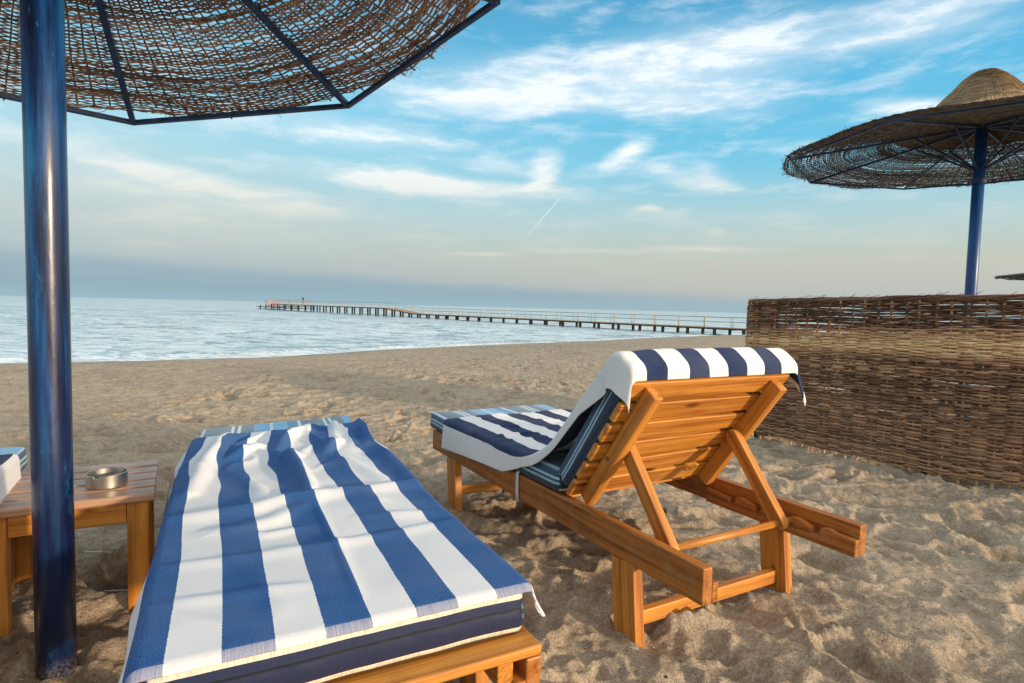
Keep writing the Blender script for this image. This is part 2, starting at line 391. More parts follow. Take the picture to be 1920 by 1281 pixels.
for k in range(900):
    y = random.uniform(7, 24); x = random.uniform(-16, 14)
    a = random.uniform(.06, .13); dent(x, y, a * 1.6, a, random.uniform(0, pi), random.uniform(.006, .018))
for k in range(1500):   # small clods and scuffs
    y = .8 + 5 * random.random(); x = random.uniform(-2.6, 3.6)
    a = random.uniform(.012, .035); dent(x, y, a * 1.4, a, random.uniform(0, pi), random.uniform(-.007, .008), .3)
for (x, y, a, dp) in [(1.9, 4.05, .14, .02), (2.35, 3.5, .10, .035), (.55, 2.0, .16, .035), (.36, 2.35, .15, .035), (.25, 2.6, .13, .03), (.5, 1.65, .12, .02), (2.1, 2.3, .14, .03), (2.3, 1.9, .12, .03)]:
    dent(x, y, a, a * .7, random.uniform(0, pi), dp)
fade = (.35 + .65 * near) * sstep(-1, 2.5, sd)
Zf = Z + (H + dents) * fade * 1.12
Zf = np.where(dist > 200, Z, Zf)
Zf = Zf - np.where(sd > 60, 0, 0)
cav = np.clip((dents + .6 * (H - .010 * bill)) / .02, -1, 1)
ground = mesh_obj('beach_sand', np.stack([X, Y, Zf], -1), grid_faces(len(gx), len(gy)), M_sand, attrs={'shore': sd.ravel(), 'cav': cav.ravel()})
tag(ground, kind='structure')
def gz(x, y):
    i = int(np.clip(np.searchsorted(gx, x), 1, len(gx) - 1)); j = int(np.clip(np.searchsorted(gy, y), 1, len(gy) - 1))
    return float(Zf[j, i])

wxs = graded(-4500, -75, 30, 3500, .28, 1.03, 120); wys = np.concatenate([graded(-400, 12, 60, 61, .13, 1.03, 30), graded(62, 62.4, 150, 9000, .4, 1.03, 200)])
WX, WY = np.meshgrid(wxs, wys)
wsd = shore_dist(WX, WY)
ca, sa = cos(R(12)), sin(R(12)); rx = WX * ca + WY * sa; ry = -WX * sa + WY * ca
wv = .045 * fbm(rx * .25, ry * .7, 3, 61) + .028 * (1 - 2 * np.abs(fbm(rx * .6, ry * 1.7, 3, 71)))
wd = np.hypot(WX, WY)
wv *= (1 - sstep(120, 400, wd)) * sstep(0, 3, -wsd)
# low breaking ridge along the shore
q = wsd + .9 * fbm(WX * .25, WY * .25, 2, 81)
wv += .10 * np.exp(-((q + 1.5) / .38) ** 2) * sstep(-.25, .35, fbm(WX * .11, WY * .11, 2, 83)) + .07 * np.exp(-((q + 5) / .5) ** 2) * sstep(0, .4, fbm(WX * .1 + 8, WY * .1, 2, 85))
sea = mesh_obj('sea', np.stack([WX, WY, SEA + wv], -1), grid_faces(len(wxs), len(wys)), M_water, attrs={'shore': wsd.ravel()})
tag(sea, kind='structure')

# ------------------------------------------------------------------ loungers
VX, VY, VZ = Vector((1, 0, 0)), Vector((0, 1, 0)), Vector((0, 0, 1))
LW, ZT, RH, RT, LL = .70, .331, .0955, .034, 1.80
MU = axes((0, 1, 0)); MV = axes((1, 0, 0))
def lounger(name, label, loc, rz, ang, hinge, blen, group, rail0=0.0):
    T = thing(name, label, 'sun lounger', loc, rz, group)
    for sx in (0, 1):
        x = RT / 2 if sx == 0 else LW - RT / 2
        board('side_rail', T, (x, (rail0 + LL) / 2, ZT - RH / 2), (LL - rail0, RH, RT), MU, M_rail, .004)
        xi = RT + .011 if sx == 0 else LW - RT - .011
        # notched rack board inside the rail
        L = .58 - rail0; P = [(rail0, -.048), (rail0, .004)]
        for nu in (.115, .225, .335, .445):
            P += [(nu - .055, .006), (nu - .03, .012), (nu - .004, .008), (nu + .004, -.016), (nu + .022, -.020), (nu + .03, -.002)]
        P += [(.58, .006), (.58, -.048)]
        prism('notched_rack', T, P, .022, (xi, 0, .284), MU, M_rail)
        for (ut, ub) in ((.306, .282), (1.567, 1.54)):
            xl = .0175 if sx == 0 else LW - .0175
            top = Vector((xl, ut, ZT - RH)); bot = Vector((xl, ub - (ut - ub) * .3, -.07)); d = top - bot
            board('leg', T, (top + bot) / 2, (d.length, .098, .035), axes(d, (0, 1, 0)), M_wood if sx else M_wood, .003)
    for u, z in ((.285, .062), (1.545, .085)):
        board('stretcher', T, (LW / 2, u, z), (LW - .07, .044, .028), MV, M_wood, .003)
    board('foot_board', T, (LW / 2, LL - .016, ZT - RH / 2 - .003), (LW - 2 * RT, RH * .8, .03), MV, M_wood, .003)
    u = .66 if ang > 0 else hinge + .05
    while u < 1.72:
        board('slat', T, (LW / 2, u + .04, ZT - .016), (LW - 2 * RT - .002, .02, .075), MV, M_wood, .003)
        u += .108
    d = Vector((0, -cos(ang), sin(ang))); nb = Vector((0, -sin(ang), -cos(ang)))   # along the back, and out of its rear face
    O = Vector((0, hinge, ZT if ang > 0 else ZT + .002))
    Mb = Matrix((VX, d, -nb)).transposed()
    n = 6; pw = blen / n
    for k in range(n):
        c = O + d * (pw * (k + .5)) - nb * .0105
        gap = .018
        board('back_slat', T, c + VX * (LW / 2), (LW - .012 + (.012 if k == n - 1 else 0), pw - gap, .021), Mb, M_wood, .0045, 3)
    Ms = Matrix((d, VX.cross(d) * 1, VX)).transposed()
    Ms = axes(d, VX)
    for x in (.0725, LW - .0725):
        l0, l1 = (.012, blen - .024); dep = .05
        c = O + d * ((l0 + l1) / 2) + nb * (dep / 2 + .0005) + VX * x
        if ang == 0: c.z = ZT - .0275
        board('back_stile', T, c, (l1 - l0, .035, dep), Ms, M_wood, .003)
    if ang > 0:
        for (x0, l0, w_, h_) in ((.50, .052, .062, .036), (.135, .045, .030, .022)):
            bm = bmesh.new()
            for i in range(9):
                for j in range(5):
                    if (i * 7 + j * 3) % 4 == 0 or (0 < i < 8 and j in (1, 3) and i % 2): continue
                    a_ = w_ / 9 * .8; b_ = h_ / 5 * .62
                    p = O + VX * (x0 + i * w_ / 9) + d * (l0 + j * h_ / 5) + nb * .0012
                    bm.faces.new([bm.verts.new(p + VX * q_[0] + d * q_[1]) for q_ in ((0, 0), (a_, 0), (a_, b_), (0, b_))])
            from_bm('ink_stamp', T, bm, (0, 0, 0), ID, M_ink)
        dow = Vector((0, .222, .279)); bolt = Vector((0, .42, .53))
        for x in (.107, LW - .107):
            dd = bolt - dow; a = dd.normalized(); L = dd.length
            w = .024; P = []
            for i in range(9): t = -pi / 2 + pi * i / 8; P.append((L + w * cos(t), w * sin(t)))
            for i in range(9): t = pi / 2 + pi * i / 8; P.append((w * cos(t), w * sin(t)))
            prism('strut', T, P, .031, dow + VX * x, Matrix((a, VX.cross(a), VX)).transposed(), M_wood)
            sx = -1 if x > .3 else -1
            bp = bolt + VX * (x + sx * .0165)
            tube('bolt', T, [bp, bp + VX * sx * .004], .006, M_bolt, 8, False)
        tube('dowel', T, [dow + VX * .036, dow + VX * (LW - .036)], .0115, M_wood, 14)
        for x, zz in ((.20, 0), (.50, 0)):
            pass
        b2 = O + d * .22 + nb * .02 + VX * .0545
        tube('bolt', T, [b2, b2 - VX * .003], .008, M_bolt, 6, False)
    return T
def cushion(name, parent, W, L, t, M, c, skew=None, seed=0):
    """rounded box W (x) L (y) t (z)"""
    nx, ny, nz, r = 22, 60, 5, .014
    def lin(n, Lh): return np.concatenate([[-Lh], -Lh + r * np.array([.3, .65, 1]), np.linspace(-Lh + r, Lh - r, n)[1:-1], Lh - r * np.array([1, .65, .3]), [Lh]])
    xs, ys, zs = lin(nx, W / 2), lin(ny, L / 2), lin(nz, t / 2)
    V = []; F = []; fc = []
    def face(A, B, fn, flag, flip):
        b = len(V); 
        for a_ in A:
            for b_ in B: V.append(fn(a_, b_)); fc.append(flag)
        nb_ = len(B)
        for i in range(len(A) - 1):
            for j in range(nb_ - 1):
                q_ = [b + i * nb_ + j, b + (i + 1) * nb_ + j, b + (i + 1) * nb_ + j + 1, b + i * nb_ + j + 1]
                F.append(q_[::-1] if flip else q_)
    face(xs, ys, lambda a, b: (a, b, t / 2), (0, 1, 0), False); face(xs, ys, lambda a, b: (a, b, -t / 2), (0, 0, 0), True)
    face(xs, zs, lambda a, b: (a, -L / 2, b), (0, 0, 0), False); face(xs, zs, lambda a, b: (a, L / 2, b), (0, 0, 0), True)
    face(ys, zs, lambda a, b: (-W / 2, a, b), (1, 0, 0), True); face(ys, zs, lambda a, b: (W / 2, a, b), (1, 0, 0), False)
    V = np.array(V, float); core = np.stack([np.clip(V[:, 0], -W / 2 + r, W / 2 - r), np.clip(V[:, 1], -L / 2 + r, L / 2 - r), np.clip(V[:, 2], -t / 2 + r, t / 2 - r)], 1)
    d = V - core; ln = np.linalg.norm(d, axis=1, keepdims=True); V2 = core + d / np.maximum(ln, 1e-9) * r
    cu = np.stack([V[:, 0] + W / 2, V[:, 1] + L / 2, (V[:, 2] + t / 2) / t], 1)
    # soft sag and puckered seams
    bul = .5 + .5 * np.cos(np.clip(V[:, 2] / t * 2, -1, 1) * pi)
    seam = np.exp(-((cu[:, 2] - .6) / .12) ** 2) * .006
    wob = .004 * fbm(V[:, 0] * 9 + seed, V[:, 1] * 9, 3, seed) 
    end = np.abs(V[:, 1]) > L / 2 - 1e-4; sid = np.abs(V[:, 0]) > W / 2 - 1e-4
    V2[:, 1] += np.where(end, np.sign(V[:, 1]) * (bul * .006 - seam + wob), 0)
    V2[:, 0] += np.where(sid, np.sign(V[:, 0]) * (bul * .006 - seam + wob), 0)
    V2[:, 2] += .004 * fbm(V[:, 0] * 5 + seed, V[:, 1] * 5, 2, seed + 3)
    if skew is not None: V2 = skew(V2, L)
    Mn = np.array(M); V3 = V2 @ Mn.T + np.array(c)
    o = mesh_obj(name, V3, F, M_cush, parent, attrs={'cu': cu, 'fc': np.array(fc, float)})
    w = o.modifiers.new('weld', 'WELD'); w.merge_threshold = .0004
    return o
def seg_ridge(S, Lt, pts, amp, wid, one=0.0):
    """ridge (or, with one>0, a fold with one steep side) along a polyline"""
    best = np.full(S.shape, 1e9); sg = np.zeros(S.shape); tt = np.zeros(S.shape)
    n = len(pts) - 1
    for i, (a, b) in enumerate(zip(pts[:-1], pts[1:])):
        dx, dy = b[0] - a[0], b[1] - a[1]; L = dx * dx + dy * dy
        t = np.clip(((S - a[0]) * dx + (Lt - a[1]) * dy) / L, 0, 1)
        px = S - a[0] - t * dx; py = Lt - a[1] - t * dy; d = np.hypot(px, py)
        m = d < best; best = np.where(m, d, best); sg = np.where(m, np.sign(dx * py - dy * px), sg); tt = np.where(m, (i + t) / n, tt)
    env = np.sqrt(np.clip(np.sin(pi * np.clip(tt * .9 + .05, 0, 1)), 0, 1))
    w = wid * np.where(sg > 0, 1 + one, 1)
    return amp * env * np.exp(-(best / w) ** 2)
def towel(name, label, parent_loc, rz, path, width, drapeL, drapeR, disp, mat, shift, lat0, flare=None, warp=None, ns=230, group=None, plumb=0.0):
    """path: list of (u,z,nu,nz) samples with arclength; lateral 0..width plus drapes"""
    P = np.array([(a, b) for a, b, *_ in path], float)
    ds = np.hypot(*np.diff(P, axis=0).T); s = np.concatenate([[0], np.cumsum(ds)]); Ls = s[-1]
    S = np.linspace(0, Ls, ns); U = np.interp(S, s, P[:, 0]); Zp = np.interp(S, s, P[:, 1])
    k = 3; tu = np.gradient(U, S); tz = np.gradient(Zp, S)
    for _ in range(2):
        tu = np.convolve(np.pad(tu, k, 'edge'), np.ones(2 * k + 1) / (2 * k + 1), 'valid'); tz = np.convolve(np.pad(tz, k, 'edge'), np.ones(2 * k + 1) / (2 * k + 1), 'valid')
    ln = np.hypot(tu, tz); tu /= ln; tz /= ln
    nu, nz = -tz, tu                           # normal (path runs towards +u: normal up)
    if nz[len(nz) // 3] < 0: nu, nz = -nu, -nz
    top = np.linspace(0, 1, 110)[:, None] * np.ones((1, ns)) * width
    nd = 22
    eL = np.linspace(1, 0, nd, endpoint=False)[:, None] * drapeL(S)[None, :]
    eR = np.linspace(0, 1, nd + 1)[1:, None] * drapeR(S)[None, :]
    lat = np.concatenate([-eL, top, width + eR], 0); SS = np.broadcast_to(S, lat.shape)
    over = np.where(lat < 0, lat, np.where(lat > width, lat - width, 0))
    rr = .016; e = np.abs(over)
    # rounded corner then hang
    th_ = np.clip(e / rr, 0, pi / 2); out = rr * np.sin(th_); dn = rr * (1 - np.cos(th_)) + np.clip(e - rr * pi / 2, 0, None)
    fl = (flare(SS, lat) if flare else 0)
    v = np.clip(lat, 0, width) + np.sign(over) * (out + np.clip(e - rr * pi / 2, 0, None) * fl)
    dz = disp(SS, lat)
    NU = np.broadcast_to(nu, lat.shape); NZ = np.broadcast_to(nz, lat.shape)
    down = dn; pb = np.broadcast_to(1 - sstep(plumb * .8, plumb * 1.6 + 1e-6, S) if plumb else 0 * S, lat.shape)
    wr = dz * np.exp(-(e / .03) ** 2)
    u = U[None, :] + NU * wr - NU * (1 - pb) * down; z = Zp[None, :] + NZ * wr - (NZ * (1 - pb) + pb) * down
    if warp is not None: u, v, z = warp(u, v, z)
    ny, nx = lat.shape
    st = np.stack([lat - shift(SS, lat) + lat0, SS, e], -1)
    o = mesh_obj(name, np.stack([v, u, z], -1), grid_faces(nx, ny)[:, ::-1], mat, None, attrs={'st': st.reshape(-1, 3)})
    o.location = parent_loc; o.rotation_euler = (0, 0, rz)
    m = o.modifiers.new('thickness', 'SOLIDIFY'); m.thickness = .005; m.offset = 1
    m = o.modifiers.new('smooth', 'SUBSURF'); m.levels = 1; m.render_levels = 1
    return tag(o, label, 'towel', group)
GL = 'wooden sun loungers on the sand'; GM = 'striped beach mattresses'; GT = 'blue and white striped towels'
# --- right lounger, back raised
A2 = R(53.2); TH2 = .5124; O2 = (.487, 1.426, 0)
lounger('sun_lounger', 'wooden sun lounger with its slatted backrest propped up, seen from behind, beside the wicker fence', O2, TH2, A2, .602, .540, GL)
mt = thing('mattress', 'navy and light blue striped mattress bent up against the raised wooden backrest', 'mattress', O2, TH2, GM)
mt_th = .083
cushion('seat_cushion', mt, .69, 1.20, mt_th, ID, (.348, 1.846 - .60, ZT + mt_th / 2 + .002), seed=3)
d2 = Vector((0, -cos(A2), sin(A2))); nf = Vector((0, sin(A2), cos(A2)))
Mb = Matrix((VX, -d2, nf)).transposed()
hb = Vector((.348, .602, ZT)) + nf * (.0225 + mt_th / 2)
cushion('back_cushion', mt, .69, .50, .074, Mb, hb - nf * .0045 + d2 * (.025 + .25), seed=5)
M_web = NT('white_webbing').bsdf(C4(.72, .71, .70), .8)
def strip(name, parent, pts, w, mat, th=.0012, wd=VY):
    V = []; F = []
    for p in pts:
        p = Vector(p); V += [p - wd * w / 2, p + wd * w / 2]
    for i in range(len(pts) - 1): F.append((2 * i, 2 * i + 1, 2 * i + 3, 2 * i + 2))
    o = mesh_obj(name, [tuple(v) for v in V], F, mat, parent); m = o.modifiers.new('t', 'SOLIDIFY'); m.thickness = th; m.offset = 0
    return o
strip('strap', mt, [(.004, .925, .345), (-.004, .922, .335), (-.005, .92, .30), (-.006, .918, .262), (-.004, .917, .226)], .022, M_web)
# towel path from the foot end up the back and over the top
def arc_path(pts, n=14):
    """polyline with rounded corners: (u,z,radius)"""
    out = []
    for i, p in enumerate(pts):
        if i in (0, len(pts) - 1) or p[2] == 0: out.append((p[0], p[1])); continue
        a = Vector(pts[i - 1][:2]); b = Vector(p[:2]); c = Vector(pts[i + 1][:2]); d1 = (a - b); d2_ = (c - b); r = min(p[2], d1.length * .49, d2_.length * .49)
        p1 = b + d1.normalized() * r; p3 = b + d2_.normalized() * r
        for k in range(n + 1):
            t = k / n; q_ = p1 * (1 - t) ** 2 + b * 2 * t * (1 - t) + p3 * t * t; out.append((q_.x, q_.y))
    return out
zt = ZT + mt_th + .004
fb = Vector((.602, ZT)) ; dd2 = Vector((-cos(A2), sin(A2))); nn2 = Vector((sin(A2), cos(A2)))
front = lambda l, o_: fb + dd2 * l + nn2 * (.0225 + mt_th + o_)
tF = lambda l, n_: fb + dd2 * l + nn2 * n_
pA = front(.05, .012); pB = front(.62, .010); 
pC = fb + dd2 * .628 + nn2 * (.02); pD = fb + dd2 * .548 + nn2 * (-.006)
t2p = arc_path([(1.615, zt, 0), (.80, zt + .004, .13), (front(.12, .016).x, front(.12, .016).y, .12), (pB.x, pB.y, .055), (pC.x + .004, pC.y, .04), (pD.x + .004, pD.y + .012, 0)][0:1] +
               [(.765, zt, .17), (tF(.575, .112).x, tF(.575, .112).y, .055), (tF(.575, .02).x, tF(.575, .02).y, .035), (tF(.546, -.004).x, tF(.546, -.004).y, 0)])
t2p = t2p[::-1]        # starts behind the top, ends at the foot: towards +u
T2 = sum(math.dist(a, b) for a, b in zip(t2p, t2p[1:]))
def t2_drL(S):
    f = S / T2
    return np.interp(f, [0, .06, .14, .25, .42, .52, .60, .80, 1.0], [.10, .12, .09, .05, .045, .055, .10, .125, .142]) + .004 * np.sin(S * 9)
def t2_drR(S):
    f = S / T2
    return np.interp(f, [0, .03, .10, .16, .3, 1], [.13, .14, .11, .06, .05, .06])
def t2_disp(S, l):
    f = S / T2
    d = .005 * fbm(S * 9, l * 9, 2, 14) + .004 * fbm(S * 7, l * 5, 3, 12) * sstep(.2, .5, f)
    rid = [([(1.08, -.02), (1.12, .12), (1.07, .3)], .016, .016), ([(1.02, .02), (1.0, .16), (1.04, .30)], .012, .02), ([(.98, .2), (.95, .4), (1.0, .62)], .014, .025), ([(1.16, .28), (1.20, .45), (1.15, .66)], .010, .02),
           ([(1.50, .09), (1.46, .18)], .012, .013), ([(1.62, .24), (1.52, .30)], .011, .014), ([(1.60, .40), (1.50, .46)], .012, .014), ([(1.55, .60), (1.42, .66)], .010, .014), ([(1.36, .34), (1.30, .52)], .010, .016), ([(1.30, .1), (1.24, .3)], .008, .02)]
    for p, a, w in rid: d = d + seg_ridge(S, l, p, a * .62, w)
    return np.maximum(d, -.002)
white = (.88, .87, .87)
M_t2 = towel_mat('navy_striped_towel', (.006, .022, .085), white, .172, .174, .674, (.47, .46), fringe=False)
towel('beach_towel', 'navy and white striped towel draped over the raised backrest of the propped-up lounger', O2, TH2, t2p, .70, t2_drL, t2_drR, t2_disp, M_t2,
      lambda S, l: -.058 * sstep(.18, .62, S / T2) + .006 * fbm(S * 6, l * 4, 2, 51), 0.0, flare=lambda S, l: .12 + .05 * np.sin(S * 7) + .35 * (l > 0) * (S < .3), group=GT, plumb=.16)
# --- near lounger, lying flat
TH1 = .485; U1 = Vector((-sin(TH1), cos(TH1), 0)); V1 = Vector((cos(TH1), sin(TH1), 0))
OM = Vector((-.555, .849, 0)); K1 = 1.055
O1 = OM - V1 * .014 - U1 * .062 - Vector((0, 0, .048))
lounger('sun_lounger', 'wooden sun lounger lying flat under the large bright blue striped towel, nearest the camera', O1, TH1, 0.0, .60, .594, GL, rail0=.016)
def wrp(u, v, s_=1.0): f = np.clip(u / 1.95, 0, 1.1) ** 2; return u + .19 * (v - .34) * f, v + .085 * f
mt1 = thing('mattress', 'navy mattress with white piping lying under the bright blue striped towel', 'mattress', OM, TH1, GM)
def skA(V, L):
    u, v = wrp(V[:, 1] + L / 2, V[:, 0] + .3375); return np.stack([v - .3375, u - L / 2, V[:, 2]], 1)
def skB(V, L):
    u, v = wrp(V[:, 1] + L / 2 + .665, V[:, 0] + .3375); return np.stack([v - .3375, u - L / 2 - .665, V[:, 2]], 1)
ZM = ZT - .048 + .026
cushion('back_cushion', mt1, .655, .66, .094, ID, (.3415, .33, ZM + .047), skA, seed=7)
cushion('seat_cushion', mt1, .655, 1.275, .096, ID, (.3415, .665 + .6375, ZM + .046), skB, seed=9)
zt1 = ZM + .094 + .0035
t1p = arc_path([(-.0065, zt1 - .011, 0), (.003, zt1, .012), (.9, zt1 - .003, .1), (1.715, zt1 - .002, 0)], 10)
T1 = sum(math.dist(a, b) for a, b in zip(t1p, t1p[1:]))
R1 = [([(.615, -.02), (.60, .116), (.60, .19), (.64, .267), (.645, .35), (.64, .486), (.665, .66)], .013, .028),
      ([(1.30, .23), (1.15, .12)], .016, .022), ([(1.48, .40), (1.36, .315), (1.22, .285)], .022, .022), ([(1.06, .27), (1.09, .31), (.90, .325), (.70, .335)], .026, .022),
      ([(1.28, .51), (1.10, .43)], .018, .02), ([(1.20, .66), (.92, .62), (.70, .635)], .016, .026), ([(1.66, .13), (1.14, .06), (.8, .035)], .022, .026), ([(1.56, .19), (1.42, .125), (1.15, .08)], .014, .02),
      ([(1.70, .55), (1.28, .49)], .018, .018), ([(1.74, .64), (1.22, .61)], .024, .022), ([(1.64, .30), (1.45, .22), (1.3, .13)], .012, .016), ([(1.62, .47), (1.42, .40), (1.3, .42), (1.15, .47)], .015, .018),
      ([(1.73, .02), (1.72, .3)], .010, .012), ([(1.74, .34), (1.70, .60)], .012, .014), ([(1.0, .47), (.82, .52), (.70, .56)], .010, .022), ([(.60, .33), (.50, .22), (.47, .12)], .008, .03),
      ([(.95, .15), (.80, .20), (.66, .22)], .009, .02), ([(.62, .45), (.52, .5)], .007, .03), ([(1.5, .5), (1.36, .56), (1.2, .55)], .012, .015), ([(.33, -.02), (.30, .3), (.34, .66)], .0045, .02), ([(.04, .325), (.3, .335), (.58, .33)], .0035, .010), ([(.16, .02), (.13, .25)], .004, .018), ([(.45, .42), (.40, .62)], .005, .02), ([(.50, .08), (.42, .20), (.44, .30)], .005, .016)]
def t1_disp(S, l):
    u = (S - .045) / K1; l = l / K1
    d = .008 * fbm(u * 3, l * 4, 3, 33) + .003 + .034 * sstep(.7, 1.2, u) * np.maximum(0, .30 - np.abs(fbm(u * 3.2 + l * 3.5, l * 6 - u * 2.2, 2, 36))) + .012 * np.maximum(0, .12 - np.abs(fbm(u * 2.0 + 9, l * 3.4 + u * 1.5, 2, 39))) * 1.6
    for p, a, w in R1: d = d + seg_ridge(u, l, p, a, w * .85, .5) * 1.55
    d = d + .02 * np.exp(-((u - 1.70) / .05) ** 2 - ((l - .60) / .07) ** 2)
    return np.maximum(d, -.001) * sstep(.01, .14, S) * (1 - .8 * sstep(1.62, 1.72, S))
M_t1 = towel_mat('bright_blue_striped_towel', (.012, .092, .29), (.87, .89, .92), .16, -1, .5, (.30, .42), fringe=True)
towel('beach_towel', 'large bright blue and white striped towel spread rumpled over the flat lounger in the foreground', OM, TH1, t1p, .660,
      lambda S: .105 + .02 * np.sin(S * 5) + .012 * np.sin(S * 13), lambda S: .062 + .014 * np.sin(S * 6 + 1) + .03 * (S < .12), t1_disp, M_t1, lambda S, l: .006 * np.sin(S * 4) + .022 * fbm(S * 4.2, l * 4.5, 2, 52) * sstep(.7, 1.2, S) + .004 * fbm(S * 3, l * 3, 2, 53), .05,
      flare=lambda S, l: .22 + .25 * (l > 0) * (S < .15) + .16 * np.sin(S * 6.1) + .10 * np.sin(S * 15 + 1) + .5 * np.clip((S - 1.45) / .3, 0, 1) * (l < 0), warp=lambda u, v, z: (*wrp(u, v + .012), z), ns=330, group=GT)
# --- third lounger at the left edge
O3c = Vector((-1.745, 2.11, 0)); TH3 = .50; U3 = Vector((-sin(TH3), cos(TH3), 0)); V3 = Vector((cos(TH3), sin(TH3), 0))
O3 = O3c - U3 * 1.86 - V3 * .69
lounger('sun_lounger', 'wooden sun lounger cut off by the left edge of the photo, beyond the side table', O3, TH3, 0.0, .60, .594, GL, rail0=.016)
mt3 = thing('mattress', 'light blue striped mattress on the lounger at the far left edge', 'mattress', O3, TH3, GM)
cushion('seat_cushion', mt3, .68, 1.22, .08, ID, (.35, 1.85 - .61, ZM + .078), seed=13)
cushion('back_cushion', mt3, .68, .60, .08, ID, (.35, .33, ZM + .088), seed=15)
t3p = arc_path([(.03, zt1 + .042, 0), (.9, zt1 + .04, .1), (1.60, zt1 + .04, 0)])
towel('beach_towel', 'navy and white striped towel hanging over the side of the lounger at the left edge', O3, TH3, t3p, .70, lambda S: .1 + 0 * S, lambda S: .105 + .02 * np.sin(S * 4),
      lambda S, l: .006 + .008 * fbm(S * 6, l * 6, 3, 77) + seg_ridge(S, l, [(1.6, .6), (1.3, .62)], .015, .02), M_t2, lambda S, l: .073 + 0 * S, 0.0, flare=lambda S, l: .15 + .1 * np.sin(S * 7), ns=160, group=GT)

# ------------------------------------------------------------------ side table, ashtray, straws
TT = .515; TC = (-1.079, 1.771, 0)
tb = thing('side_table', 'small slatted wooden side table holding a metal ashtray, behind the blue pole', 'table', TC, TT)
TWd, TDp, TZ = .43, .445, .375; sw = TDp / 5
for k in range(5):
    board('top_slat', tb, (-TWd / 2, sw * (k + .5), TZ - .0125), (TWd, .025, sw - .011), MV, M_top, .006, 3)
for x in (-.045, -TWd + .045):
    for y in (.045, TDp - .045):
        board('leg', tb, (x, y, (TZ - .025 - .07) / 2), (TZ - .025 + .07, .058, .046), axes((0, 0, 1), (1, 0, 0)), M_wood, .004)
for y in (.034, TDp - .034): board('apron', tb, (-TWd / 2, y, TZ - .025 - .033), (TWd - .15, .06, .02), MV, M_wood, .003)
for x in (-.034, -TWd + .034): board('apron', tb, (x, TDp / 2, TZ - .025 - .033), (TDp - .15, .06, .02), MU, M_wood, .003)
s = NT('brushed_steel'); tc = s.n('ShaderNodeTexCoord').outputs['Object']
M_metal = s.bsdf(C4(.50, .48, .44), .36, s.bump(s.noise(s.mapping(tc, sc=(1, 1, 20)), 40, 3), .15, .001), Metallic=1.0)
def lathe(name, parent, prof, mat, n=40, loc=None, notches=False, sy=1.0):
    V = []; F = []
    m = len(prof)
    for i in range(n):
        a = 2 * pi * i / n
        for j, (r, z) in enumerate(prof):
            zz = z
            if notches and z > .026 and min(abs(((a - q_ + pi) % (2 * pi)) - pi) for q_ in (.6, 2.7, 4.8)) < .12: zz = z - .007
            V.append((r * cos(a), r * sin(a) * sy, zz))
    for i in range(n):
        for j in range(m - 1): F.append((i * m + j, ((i + 1) % n) * m + j, ((i + 1) % n) * m + j + 1, i * m + j + 1))
    return mesh_obj(name, V, F, mat, parent, smooth=False)
ash = lathe('ashtray', None, [(.0005, .001), (.053, .001), (.056, .004), (.056, .042), (.0545, .044), (.053, .042), (.052, .006), (.0005, .005)], M_metal, 64, notches=True)
ash.location = (-1.268, 1.835, TZ + .0005); tag(ash, 'round brushed metal ashtray standing on the slatted side table', 'ashtray')
M_straw = NT('white_plastic').bsdf(C4(.75, .75, .73), .35)
def straw(p, q_, label):
    zz = [gz(p[0] + (q_[0] - p[0]) * t, p[1] + (q_[1] - p[1]) * t) for t in np.linspace(0, 1, 9)]
    hi = max(zz) + .003; a = Vector((p[0], p[1], max(zz[0] + .003, hi - .012))); b = Vector((q_[0], q_[1], max(zz[-1] + .003, hi - .006)))
    mid_ = zz[4] + .002 - (a.z + b.z) / 2; a.z += max(0, mid_); b.z += max(0, mid_)
    o = tube('drinking_straw', None, [(0, 0, 0), tuple(b - a)], .003, M_straw, 8); o.location = a
    tag(o, label, 'straw', 'straws lying under the table')
straw((-1.533, 2.091), (-1.42, 2.075), 'white plastic straw on the sand under the table, the one farther back and left')
straw((-1.336, 1.91), (-1.22, 1.90), 'white plastic straw on the sand right behind the front table leg')
# small dark curl of dried seaweed
pts = [(.012 * cos(t) * (1 + .2 * sin(3 * t)), .02 * sin(t * 2.3), .012 + .010 * sin(t * 1.7)) for t in np.linspace(0, 9, 40)]
sw_ = tube('seaweed_scrap', None, pts, .0022, M_pier, 6); sw_.location = (.742, 2.759, gz(.742, 2.759)); tag(sw_, 'small dark curl of dried seaweed on the sand behind the propped-up lounger', 'seaweed')
# shell and pebble bits
V = []; F = []; tn = []
ico = [(0, 0, 1), (.9, 0, 0), (0, .9, 0), (-.9, 0, 0), (0, -.9, 0), (0, 0, -.6)]; icf = [(0, 1, 2), (0, 2, 3), (0, 3, 4), (0, 4, 1), (5, 2, 1), (5, 3, 2), (5, 4, 3), (5, 1, 4)]
for k in range(900):
    y = .9 + 9 * random.random() ** 1.3; x = random.uniform(-1.1, 1.0) * (1.2 + y * .75); r = random.choice([.002, .0025, .003, .004, .006]) * (1 + y * .06)
    z = gz(x, y); b = len(V); t = random.random()
    for p in ico: V.append((x + p[0] * r * random.uniform(.7, 1.5), y + p[1] * r * random.uniform(.7, 1.5), z + p[2] * r * .6 + r * .2)); tn.append(t)
    F += [tuple(b + i for i in f) for f in icf]
s = NT('shell_bits'); M_shell = s.bsdf(s.ramp(s.attr('tint', 'Fac'), [(0, (.03, .025, .02)), (.45, (.05, .04, .03)), (.5, (.5, .42, .33)), (1, (.75, .7, .6))], 'CONSTANT'), .7)
tag(mesh_obj('shell_fragments', V, F, M_shell, attrs={'tint': tn}), 'tiny pale and dark shell fragments scattered over the sand', 'shell fragments', kind='stuff')

